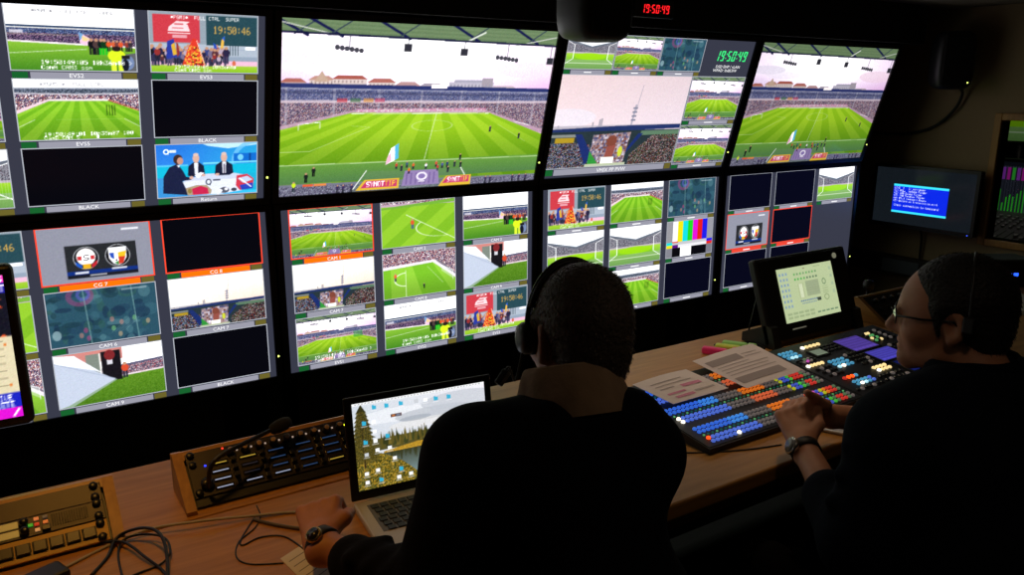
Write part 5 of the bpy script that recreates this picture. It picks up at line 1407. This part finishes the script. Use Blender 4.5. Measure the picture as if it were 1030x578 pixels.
def add_head(S_, O, R, sc=.95):
    P = lambda x, y, z: O + R @ np.array([x, y, z]) * sc
    S_.ell(P(0, -.012, .033), (.075, .097, .088), R, .02)
    S_.ell(P(0, .035, .0), (.064, .060, .076), R, .03)
    S_.ell(P(0, .034, -.062), (.052, .056, .050), R, .03)
    S_.ell(P(0, .080, -.098), (.020, .016, .016), R, .02)
    S_.cap(P(-.05, .02, -.075), P(0, .074, -.10), .018, .016, .02); S_.cap(P(.05, .02, -.075), P(0, .074, -.10), .018, .016, .02)
    S_.cap(P(-.034, .084, .022), P(.034, .084, .022), .0105, None, .014)
    for s in (-1, 1):
        S_.ell(P(s * .042, .058, -.028), (.026, .028, .026), R, .02)
        S_.ell(P(s * .032, .103, .002), (.016, .014, .012), R, .012, -1)
        S_.ell(P(s * .032, .081, .001), .0125, None, .004)
        S_.ell(P(s * .0115, .101, -.036), (.0085, .010, .0075), R, .008)
        E_ = R @ np.array([[math.cos(.3 * s), -math.sin(.3 * s), 0], [math.sin(.3 * s), math.cos(.3 * s), 0], [0, 0, 1]])
        S_.ell(P(s * .081, -.010, -.006), (.009, .019, .033), E_, .008)
        S_.ell(P(s * .088, -.004, -.004), (.008, .010, .018), E_, .006, -1)
        S_.ell(P(s * .078, -.004, -.034), (.008, .009, .010), R, .006)
    S_.cap(P(0, .092, .016), P(0, .117, -.030), .0075, .0115, .012)
    S_.ell(P(0, .092, -.060), (.022, .011, .0065), R, .006); S_.ell(P(0, .090, -.074), (.020, .012, .0075), R, .006)
    S_.cap(P(-.022, .100, -.0668), P(.022, .100, -.0668), .0022, None, .003, -1)

def hair_mesh(O, R, name, mt, mt2, thick=.010, strands=5000, seed=1, sc=.95):
    P = lambda x, y, z: O + R @ np.array([x, y, z]) * sc
    S_ = Solid(.0042)
    S_.ell(P(0, -.016, .036), np.array((.075 + thick, .095 + thick, .088 + thick)) * sc, R, .02)
    S_.ell(P(0, -.058, -.024), (.062, .046 + thick * .5, .056), R, .025)
    S_.ell(P(0, -.060, -.056), (.050, .032, .034), R, .02)
    for s in (-1, 1): S_.cap(P(s * .070, .020, .03), P(s * .068, .018, -.022), .016, .008, .015)
    S_.ell(P(0, .112, .000), (.086, .090, .086), R, .008, -1)
    S_.ell(P(0, .07, -.09), (.11, .085, .085), R, .008, -1)
    for s in (-1, 1):
        S_.ell(P(s * .085, -.006, -.022), (.024, .022, .040), R, .006, -1)
    me = S_.mesh(name, [mt, mt2])
    # short strands standing off the shell
    n = len(me.vertices); co = np.empty(n * 3, np.float32); no = np.empty(n * 3, np.float32)
    me.vertices.foreach_get('co', co); me.vertices.foreach_get('normal', no)
    co = co.reshape(-1, 3); no = no.reshape(-1, 3)
    r = np.random.default_rng(seed)
    loc = (co - O) @ R
    pick = r.choice(np.where(((no * (co - O)).sum(1) > 0))[0], strands)
    b = co[pick] + r.normal(0, .0012, (strands, 3)); nn = no[pick]; ll = loc[pick]
    flow = np.stack([np.sign(ll[:, 0]) * .25, np.where(ll[:, 2] > .05, -.3, -.25), np.where(ll[:, 2] > .07, .1, -.8)], 1) @ R.T
    dirn = nn * .07 + flow * .9 + r.normal(0, .10, (strands, 3)); dirn /= np.linalg.norm(dirn, axis=1)[:, None]
    side = np.cross(dirn, nn); side /= np.maximum(np.linalg.norm(side, axis=1)[:, None], 1e-6)
    L = r.uniform(.006, .012, (strands, 1)); wd = .0007
    a0 = b - nn * .003
    V = np.stack([a0 - side * wd, a0 + side * wd, a0 + dirn * L * .6 + nn * .001, a0 + dirn * L + nn * -.0005], 1).reshape(-1, 3)
    mb_f = [(4 * i, 4 * i + 1, 4 * i + 3, 4 * i + 2) for i in range(strands)]
    me2 = bpy.data.meshes.new(name)
    allv = np.concatenate([co, V])
    polys = [tuple(p.vertices) for p in me.polygons] + [tuple(q + n for q in f) for f in mb_f]
    me2.from_pydata(allv.tolist(), [], polys)
    me2.materials.append(mt); me2.materials.append(mt2)
    np_ = len(me.polygons)
    mi = np.zeros(len(polys), np.int32); mi[np_:] = (r.uniform(size=strands) < .35).astype(np.int32)
    me2.polygons.foreach_set('material_index', mi)
    sm = np.zeros(len(polys), bool); sm[:np_] = True
    me2.polygons.foreach_set('use_smooth', sm); me2.update()
    bpy.data.meshes.remove(me)
    return me2

def add_hand(S_, wrist, knuckle, out, curl, spread, side, thumb_dir, L=1.0):
    """palm from wrist to the knuckle line; out = unit vector out of the back of the hand"""
    wrist, knuckle = np.array(wrist, float), np.array(knuckle, float)
    f = knuckle - wrist; f /= np.linalg.norm(f); out = np.array(out, float); out -= f * (out @ f); out /= np.linalg.norm(out)
    lat = np.cross(f, out) * side                    # towards the thumb
    palm = np.linalg.norm(knuckle - wrist)
    for q in (-1, -.33, .33, 1):
        S_.cap(wrist + lat * .016 * q + f * .012, knuckle + lat * .031 * q, .0145, .0115, .012)
    S_.cap(wrist - f * .02, wrist + f * .02, .026, .022, .012)
    lens = (.062, .070, .066, .050); rad = (.0088, .0092, .0088, .0078)
    for i, q in enumerate((1, .33, -.33, -1)):
        p = knuckle + lat * .031 * q; ang = 0.0; pts = [p - f * .012]; d = f + lat * spread * q; d /= np.linalg.norm(d)
        pts.append(p + out * .002)
        for j, seg in enumerate((.42, .32, .26)):
            ang += curl[j] * (1 + .06 * i)
            dd = d * math.cos(ang) - out * math.sin(ang)
            p = p + dd * lens[i] * seg * L; pts.append(p)
        S_.chain(pts, [rad[i] * 1.1, rad[i] * 1.12, rad[i], rad[i] * .92, rad[i] * .8], .006)
    t0 = wrist + f * palm * .25 + lat * .022; td = np.array(thumb_dir, float); td /= np.linalg.norm(td)
    t1 = t0 + (lat * .6 + f * .6 + td * .2) * .035; t2 = t1 + (f * .55 + td * .75) * .030; t3 = t2 + (f * .45 + td * .8) * .024
    S_.chain([t0, t1, t2, t3], [.0145, .0125, .0105, .0088], .008)

SKIN1 = skin_mat('skin_first_man', (186, 126, 94)); SKIN2 = skin_mat('skin_second_man', (196, 136, 104))
def cloth(name, rgb): return mat(name, rgb, .95, noise=.25, nscale=28, bump=.35, spec=.1)
NAVY = cloth('navy_sweater', (19, 19, 26)); JACKET = cloth('dark_navy_jacket', (17, 22, 32)); TROUS = cloth('dark_trousers', (12, 12, 14)); SHIRT = cloth('beige_shirt', (168, 140, 112)); SHOE = mat('black_shoe', (14, 13, 12), .4)

def legs(S_, hipL, hipR, fwd, kneeL, kneeR, ankL, ankR):
    for hp, kn, an in ((hipL, kneeL, ankL), (hipR, kneeR, ankR)):
        S_.cap(hp, kn, .085, .062, .03); S_.cap(kn, an, .060, .045, .02)
def shoe(S_, an, fwd):
    an = np.array(an, float); fwd = np.array(fwd, float)
    S_.cap(an + [0, 0, -.035] - fwd * .03, an + fwd * .17 + [0, 0, -.045], .042, .036, .02); S_.cap(an + [0, 0, -.03], an + [0, 0, .02], .045, .045, .02)

def collar_band(cc, nr, prof, gap, n=44):
    mb = MB(); vs = []; k = len(prof); fs = []
    for i in range(n + 1):
        a = math.pi / 2 + gap + (2 * math.pi - 2 * gap) * i / n
        for (z, rr) in prof:
            dip = .010 * max(0, math.sin(a)); wv = .0015 * math.sin(a * 9)
            vs.append(cc + nr @ np.array([math.cos(a) * (rr + wv), math.sin(a) * (rr + wv) * 1.06, z - dip]))
    for i in range(n):
        for j in range(k - 1): fs.append((i * k + j, (i + 1) * k + j, (i + 1) * k + j + 1, i * k + j + 1))
    mb.add(vs, fs, 0, True)
    return mb
# ---- the man with the headset, seen from behind
def build_first_man():
    O = np.array([.024, -1.584, 1.157]); R = frame_az(math.radians(8), math.radians(4), math.radians(-2))
    base = (-.06, -1.80, 0)
    root = thing('person', 'man in black sweater with headset seen from behind, hand beside the laptop', 'person', base)
    off = -np.array(base)
    shL, shR = np.array([-.200, -1.600, .992]), np.array([.075, -1.690, .965])
    elL, wrL = np.array([-.300, -1.630, .790]), np.array([-.390, -1.402, .800])
    elR, wrR = np.array([.185, -1.560, .800]), np.array([.085, -1.340, .785])
    B = frame_az(math.radians(17)); bx, by = B[:, 0], B[:, 1]
    neck0 = O + R @ np.array([0, -.028, -.06]); neck1 = np.array([-.035, -1.640, 1.045])
    chest = np.array([-.062, -1.660, .90]); belly = np.array([-.06, -1.745, .70]); pelv = np.array([-.06, -1.82, .555])
    S_ = Solid(.0045)
    add_head(S_, O, R)
    S_.cap(neck0, neck1, .056, .062, .03)
    S_.ell(chest, (.14, .085, .16), B, .03); S_.cap(shL, shR, .045, None, .04); S_.cap(chest, pelv, .10, .10, .03)
    S_.chain([shL, elL, wrL], [.042, .034, .026], .02); S_.chain([shR, elR, wrR], [.042, .034, .026], .02)
    add_hand(S_, wrL, (-.362, -1.322, .824), (-.15, .25, .9), (.75, .80, .5), .10, -1 * -1, (.5, .5, -.6))
    add_hand(S_, wrR, (.06, -1.262, .80), (0, .3, .95), (.5, .7, .5), .08, 1 * -1, (-.5, .5, -.6))
    o = obj('body', S_.mesh('body', SKIN1), root, tuple(off))
    # sweater
    S_ = Solid(.006)
    S_.cap(shL, shR, .074, None, .05); S_.ell(chest + [0, .0, -.02], (.180, .125, .175), B, .05); S_.ell(belly, (.185, .140, .18), B, .06); S_.ell(pelv + [0, .0, .03], (.185, .15, .12), B, .05)
    for sh in (shL, shR): S_.cap(neck1 + [.018, .012, -.030], sh * .72 + neck1 * .28 + [0, 0, -.004], .066, .064, .05)
    S_.chain([shL, elL], [.074, .060], .035); S_.cap(elL, elL * .34 + wrL * .66, .054, .044, .03); S_.chain([shR, elR], [.070, .058], .035); S_.cap(elR, elR * .12 + wrR * .88, .058, .042, .03)
    for k in range(4):   # creases round the forearm and elbow
        a = elL * (1 - .16 * k) + wrL * .16 * k; S_.cap(a + [-.04, .0, .036], a + [.035, .016, .038], .011, .008, .022)
    S_.cap((-.085, -1.668, 1.040), (.045, -1.700, 1.040), .047, .047, .04)
    nk = np.array([-.016, -1.612, 1.094]); nr = frame_az(math.radians(14), math.radians(22))
    S_.ell(nk + nr @ np.array([0, 0.01, .03]), (.088, .092, .062), nr, .010, -1)
    o = obj('sweater', S_.mesh('sweater', NAVY), root, tuple(off))
    # shirt collar standing out of the neckline
    cc = np.array([-.016, -1.612, 1.094])
    mb = collar_band(cc, nr, [(-.060, .098), (-.040, .096), (-.020, .091), (.004, .083), (.020, .0755), (.0235, .073), (.022, .0705), (.005, .0695), (-.03, .070)], .35)
    mb.build('shirt_collar', SHIRT, root, tuple(off))
    # trousers and shoes
    S_ = Solid(.009); f = by
    hL, hR = pelv - bx * .09 + [0, 0, -.02], pelv + bx * .09 + [0, 0, -.02]
    kL, kR = hL + f * .40 + [0, 0, -.005] - bx * .05, hR + f * .40 + [0, 0, -.005] + bx * .05
    aL, aR = np.array([kL[0], kL[1] + .04, .10]), np.array([kR[0], kR[1] + .04, .10])
    S_.ell(pelv + [0, 0, -.01], (.17, .14, .11), B, .04); legs(S_, hL, hR, f, kL, kR, aL, aR)
    obj('trousers', S_.mesh('trousers', TROUS), root, tuple(off))
    for an in (aL, aR):
        S_ = Solid(.007); shoe(S_, an - [0, 0, .018], f); me = S_.mesh('shoe', SHOE)
        obj('shoe', me, root, tuple(off))
    hm = hair_mesh(O, R, 'hair', mat('hair_dark_grey', (86, 74, 64), .6, noise=.5, nscale=140, bump=.5), mat('hair_grey', (150, 138, 126), .55), .009, 7000, 3)
    obj('hair', hm, root, tuple(off))
    # headset
    P = lambda x, y, z: Vector(O + R @ np.array([x, y, z]) * .95)
    hs = thing('headset', 'black headset with thin lead on the man seen from behind', 'headset', tuple(P(0, 0, -.03)))
    c0 = Vector(hs.location)
    pts = [P(-.090 * math.cos(a), .030 + .008 * math.sin(a), .008 + .125 * math.sin(a)) - c0 for a in np.linspace(.0, math.pi, 25)]
    mb = MB(); mb.tube(pts, [.0045] * 25, 8); mb.tube([p + Vector(R @ np.array([0, -.006, -.004])) for p in pts[3:-3]], .0055, 8); mb.build('headband', BLACKP, hs)
    for s in (-1, 1):
        ax = Vector(R @ np.array([s * 1.0, .1, 0]))
        mb = MB(); mb.lathe([(.024, -.006), (.028, .0), (.028, .010), (.023, .018), (.010, .021), (.0005, .021)], P(s * .082, .036, -.006) - c0, ax, 22); mb.build('ear_cup', BLACKP, hs)
        mb = MB(); mb.lathe([(.020, -.012), (.029, -.010), (.030, -.002), (.026, .002)], P(s * .082, .036, -.006) - c0, ax, 22); mb.build('ear_cushion', mat('cushion_black', (26, 25, 24), .8), hs)
    # cable with an inline switch hanging from the left ear cup
    q = [P(-.096, .036, -.03), P(-.112, .03, -.08), Vector((-.104, -1.560, 1.115)), Vector((-.117, -1.562, 1.100))]
    mb = MB(); mb.tube(smooth_path([tuple(v - c0) for v in q]), .0022, 6); mb.build('lead', BLACKP, hs)
    M_ = Matrix.Translation(q[-1] - c0) @ Matrix.Rotation(.7, 4, 'Y') @ Matrix.Rotation(.4, 4, 'Z')
    mb = MB(); mb.rbox(-.008, .008, -.006, .006, -.014, .014, .003, 0, M_); mb.build('inline_switch', BLACKP, hs)
    # watch
    fdir = Vector((wrL - elL)); fdir.normalize(); wc = Vector(wrL) + fdir * -.006
    wt = thing('wristwatch', 'wristwatch with bright rim on the hand beside the laptop', 'watch', tuple(wc))
    mb = MB(); mb.lathe([(.031, -.010), (.0325, -.009), (.0325, .009), (.031, .010)], (0, 0, 0), fdir, 26); mb.build('strap', mat('dark_strap', (30, 24, 20), .6), wt)
    up = Vector((-.55, -.1, .83)); up = (up - fdir * up.dot(fdir)).normalized()
    mb = MB(); mb.lathe([(.0125, .028), (.0145, .030), (.0145, .036), (.0125, .038)], (0, 0, 0), up, 24); mb.build('case', mat('gold_steel', (206, 178, 120), .25, metal=.9), wt)
    mb = MB(); mb.lathe([(.0115, .0378), (.0115, .0384)], (0, 0, 0), up, 24); mb.build('dial', mat('dial_dark', (40, 38, 36), .2), wt)
build_first_man()

# ---- the man with glasses, in profile
def build_second_man():
    O = np.array([.758, -1.829, 1.137]); R = frame_az(math.radians(-26), math.radians(3))
    base = (.72, -1.98, 0); off = -np.array(base)
    root = thing('person', 'man with glasses in dark jacket, hands clasped at the vision mixer', 'person', base)
    shL, shR = np.array([.545, -1.868, .950]), np.array([.915, -1.885, .945])
    elL, wrL = np.array([.490, -1.850, .735]), np.array([.642, -1.608, .800])
    elR, wrR = np.array([1.020, -1.640, .775]), np.array([.800, -1.545, .818])
    B = frame_az(math.radians(-4)); bx, by = B[:, 0], B[:, 1]
    neck1 = np.array([.765, -1.895, 1.020]); chest = np.array([.735, -1.925, .86]); belly = np.array([.70, -1.985, .68]); pelv = np.array([.71, -2.02, .555])
    S_ = Solid(.0045)
    add_head(S_, O, R, .92)
    S_.cap(O + R @ np.array([0, -.028, -.06]), neck1, .056, .062, .03)
    S_.ell(chest, (.14, .085, .16), B, .03); S_.cap(shL, shR, .045, None, .04); S_.cap(chest, pelv, .10, .10, .03)
    S_.chain([shL, elL, wrL], [.042, .036, .027], .02); S_.chain([shR, elR, wrR], [.042, .036, .027], .02)
    add_hand(S_, wrL, (.688, -1.540, .848), (-.55, -.25, .75), (.75, .85, .6), .04, 1, (.6, .4, .2))
    add_hand(S_, wrR, (.722, -1.527, .858), (.35, .45, .8), (.75, .85, .6), .04, -1, (-.5, .1, .4))
    obj('body', S_.mesh('body', SKIN2), root, tuple(off))
    S_ = Solid(.006)
    S_.cap(shL, shR, .082, None, .05); S_.ell(chest, (.200, .135, .19), B, .05); S_.ell(belly, (.20, .155, .18), B, .06); S_.ell(pelv + [0, 0, .03], (.195, .16, .12), B, .05)
    for sh in (shL, shR): S_.cap(neck1 + [.0, -.0, -.025], sh * .7 + neck1 * .3 + [0, 0, .012], .070, .068, .05)
    S_.chain([shL, elL], [.078, .064], .035); S_.cap(elL, elL * .55 + wrL * .45, .064, .056, .03); S_.chain([shR, elR], [.078, .064], .035); S_.cap(elR, elR * .55 + wrR * .45, .062, .056, .03)
    for k in range(4): a = shL * (1 - .25 * k) + elL * .25 * k; S_.cap(a + [-.05, .04, .03], a + [.03, .06, .0], .014, .008, .016)
    S_.ell(neck1 + np.array([-.004, .02, .070]), (.072, .080, .062), R, .012, -1)
    obj('jacket', S_.mesh('jacket', JACKET), root, tuple(off))
    mb = collar_band(neck1 + np.array([-.003, .020, .030]), R, [(-.045, .100), (-.02, .094), (.006, .084), (.022, .078), (.025, .0755), (.02, .073), (-.02, .073)], .45)
    mb.build('jacket_collar', JACKET, root, tuple(off))
    S_ = Solid(.009); f = by
    hL, hR = pelv - bx * .09 + [0, 0, -.02], pelv + bx * .09 + [0, 0, -.02]
    kL, kR = hL + f * .42 - bx * .05, hR + f * .42 + bx * .05
    aL, aR = np.array([kL[0], kL[1] + .05, .10]), np.array([kR[0], kR[1] + .05, .10])
    S_.ell(pelv + [0, 0, -.01], (.18, .15, .11), B, .04); legs(S_, hL, hR, f, kL, kR, aL, aR)
    obj('trousers', S_.mesh('trousers', TROUS), root, tuple(off))
    for an in (aL, aR):
        S_ = Solid(.007); shoe(S_, an - [0, 0, .018], f); obj('shoe', S_.mesh('shoe', SHOE), root, tuple(off))
    hm = hair_mesh(O, R, 'hair', mat('hair_black_brown', (24, 20, 18), .6, noise=.5, nscale=140, bump=.5), mat('hair_brown', (48, 40, 34), .55), .012, 7000, 5, .92)
    obj('hair', hm, root, tuple(off))
    P = lambda x, y, z: Vector(O + R @ np.array([x, y, z]) * .92)
    # small dark pupils
    for s in (-1, 1):
        mb = MB(); mb.lathe([(.0045, .0122), (.003, .0132), (.0005, .0135)], P(s * .032, .081, .001) + Vector(off), Vector(R @ np.array([0, 1, 0])), 10); mb.build('eye', mat('eye_dark', (16, 12, 10), .1), root)
    # glasses
    g = thing('eyeglasses', 'thin dark-framed eyeglasses on the man at the vision mixer', 'glasses', tuple(P(0, .11, 0))); c0 = Vector(g.location)
    M_FR = mat('glasses_frame', (20, 18, 18), .3, metal=.4)
    lensM = bpy.data.materials.new('lens_glass'); lensM.use_nodes = True; bs = lensM.node_tree.nodes['Principled BSDF']; bs.inputs['Transmission Weight'].default_value = 1; bs.inputs['Roughness'].default_value = .02; bs.inputs['IOR'].default_value = 1.3
    for s in (-1, 1):
        rim = [P(s * .034 + .026 * math.cos(a), .113 - abs(s * .034 + .026 * math.cos(a)) * .18, .001 + .018 * math.sin(a)) - c0 for a in np.linspace(0, 2 * math.pi, 25)]
        mb = MB(); mb.tube(rim, .0014, 6, cap=False); mb.build('rim', M_FR, g)
        n = 24; mb = MB(); cen = sum((Vector(p) for p in rim[:n]), Vector()) / n
        mb.add([cen] + rim[:n], [(0, i + 1, (i + 1) % n + 1) for i in range(n)]); lo_ = mb.build('lens', lensM, g); sd = lo_.modifiers.new('thickness', 'SOLIDIFY'); sd.thickness = .0015
        mb = MB(); mb.tube([P(s * .060, .103, .006) - c0, P(s * .079, .05, .006) - c0, P(s * .084, -.005, .008) - c0, P(s * .083, -.022, -.008) - c0], .0022, 6); mb.build('temple', M_FR, g)
    mb = MB(); mb.tube(smooth_path([P(-.009, .1135, .006) - c0, P(0, .117, .009) - c0, P(.009, .1135, .006) - c0]), .0014, 6); mb.build('bridge', M_FR, g)
    # thin headset band
    hs = thing('headset', 'thin black headband headset on the man with glasses', 'headset', tuple(P(0, -.02, 0))); c0 = Vector(hs.location)
    pts = [P(.0930 * math.cos(a), -.035, .004 + .133 * math.sin(a)) - c0 for a in np.linspace(0.0, math.pi, 25)]
    mb = MB(); mb.tube(pts, .0032, 8); mb.build('headband', mat('band_charcoal', (40, 38, 38), .4), hs)
    mb = MB(); mb.lathe([(.028, -.008), (.032, 0), (.032, .01), (.02, .018)], P(.088, -.01, -.006) - c0, Vector(R @ np.array([1, 0, 0])), 20); mb.build('ear_cup', BLACKP, hs)
    mb = MB(); mb.rbox(-.006, .006, -.012, .012, -.016, .016, .004, 0, Matrix.Translation(P(-.0955, -.035, .006) - c0)); mb.build('temple_pad', BLACKP, hs)
    # watch
    fdir = Vector(wrL - elL); fdir.normalize(); wc = Vector(wrL) + fdir * -.012
    wt = thing('wristwatch', 'steel wristwatch with dark strap on the man with clasped hands', 'watch', tuple(wc))
    mb = MB(); mb.lathe([(.0315, -.011), (.033, -.010), (.033, .010), (.0315, .011)], (0, 0, 0), fdir, 26); mb.build('strap', mat('black_leather', (22, 20, 20), .5), wt)
    up = Vector((-.80, .35, .35)); up = (up - fdir * up.dot(fdir)).normalized()
    mb = MB(); mb.lathe([(.018, .029), (.020, .031), (.020, .038), (.017, .041)], (0, 0, 0), up, 24); mb.build('case', mat('watch_steel', (190, 188, 184), .25, metal=.9), wt)
    mb = MB(); mb.lathe([(.016, .0408), (.016, .0414)], (0, 0, 0), up, 24); mb.build('dial', mat('dial_silver', (120, 120, 116), .25), wt)
    # phone held between the forearms
    ph = thing('smartphone', 'phone with pale edge tucked beside the clasped hands', 'phone', tuple(at_z(838, 426, DZ) + Vector((0, 0, .004))), (math.radians(3), 0, math.radians(-62)))
    mb = MB(); mb.rbox(-.035, .035, -.07, .07, 0, .009, .003); mb.build('body', mat('phone_silver', (190, 192, 196), .3, metal=.3), ph)
build_second_man()

# ------------------------------------------------------------------ chairs
def chair(label, x, y, rz):
    t = thing('office_chair', label, 'chair', (x, y, 0), (0, 0, rz), 'office chairs')
    fab = cloth('chair_fabric', (18, 18, 20))
    mb = MB(); mb.rbox(-.23, .23, -.22, .23, .385, .435, .025, seg=3); mb.build('seat', fab, t)
    mb = MB(); mb.rbox(-.20, .20, -.30, -.26, .50, .78, .018, seg=3); mb.build('backrest', fab, t)
    mb = MB(); mb.tube(smooth_path([(0, -.1, .38), (0, -.27, .40), (0, -.315, .50), (0, -.31, .62)]), .014, 8); mb.build('back_support', DARKMET, t)
    mb = MB(); mb.tube([(0, 0, .09), (0, 0, .385)], [.028, .02], 12); mb.build('column', DARKMET, t)
    for k in range(5):
        a = 2 * math.pi * k / 5 + .3; c_, s_ = math.cos(a), math.sin(a)
        mb = MB(); mb.tube([(0, 0, .10), (.27 * c_, .27 * s_, .065)], [.022, .015], 8); lg = mb.build('leg', DARKMET, t)
        mb = MB(); mb.lathe([(.024, -.012), (.026, -.008), (.026, .008), (.024, .012)], (.27 * c_, .27 * s_, .0265), (-s_, c_, 0), 16); mb.build('caster', BLACKP, lg)
chair('dark office chair under the man with the headset', -.03, -1.90, math.radians(-14))
chair('dark office chair under the man with glasses', .71, -2.09, math.radians(4))

# ------------------------------------------------------------------ ceiling downlights, two of them added fill lights
def downlight(label, x, y, col, power, spot=1.9, blend=.8, size=.05):
    t = thing('ceiling_downlight', label, 'lamp', (x, y, CEIL), (0, 0, 0), 'ceiling downlights')
    mb = MB(); mb.lathe([(.055, 0), (.055, -.012), (.045, -.014), (.040, -.004)], (0, 0, 0), (0, 0, 1), 24); mb.build('trim_ring', DARKMET, t)
    mb = MB(); mb.lathe([(.038, -.002), (.038, -.005), (.0005, -.006)], (0, 0, 0), (0, 0, 1), 20); mb.build('lens', mat('lamp_lens_%d' % col[2], (200, 190, 170), .4, emit=.6, ecol=col), t)
    L = bpy.data.lights.new('lamp', 'SPOT'); L.energy = power; L.color = lin(col)[:3]; L.spot_size = spot; L.spot_blend = blend; L.shadow_soft_size = size
    o = bpy.data.objects.new('lamp_light', L); COL.objects.link(o); o.parent = t; o.location = (0, 0, -.02)
downlight('warm ceiling downlight over the left end of the desk', -.68, -1.18, (255, 180, 76), 15.0, 1.25, .9)
downlight('warm ceiling downlight over the vision mixer', .95, -1.12, (255, 220, 180), 13.0, 1.35, .9)
downlight('added dim fill light on the ceiling behind the two men', .25, -2.25, (255, 226, 196), 2.2, 2.2, .9)  # unseen lamp, added to lift the collar and hair
downlight('added small fill light on the ceiling of the sound room', 4.3, -.2, (255, 236, 214), 2.0)  # unseen lamp, added so the audio console is not dark
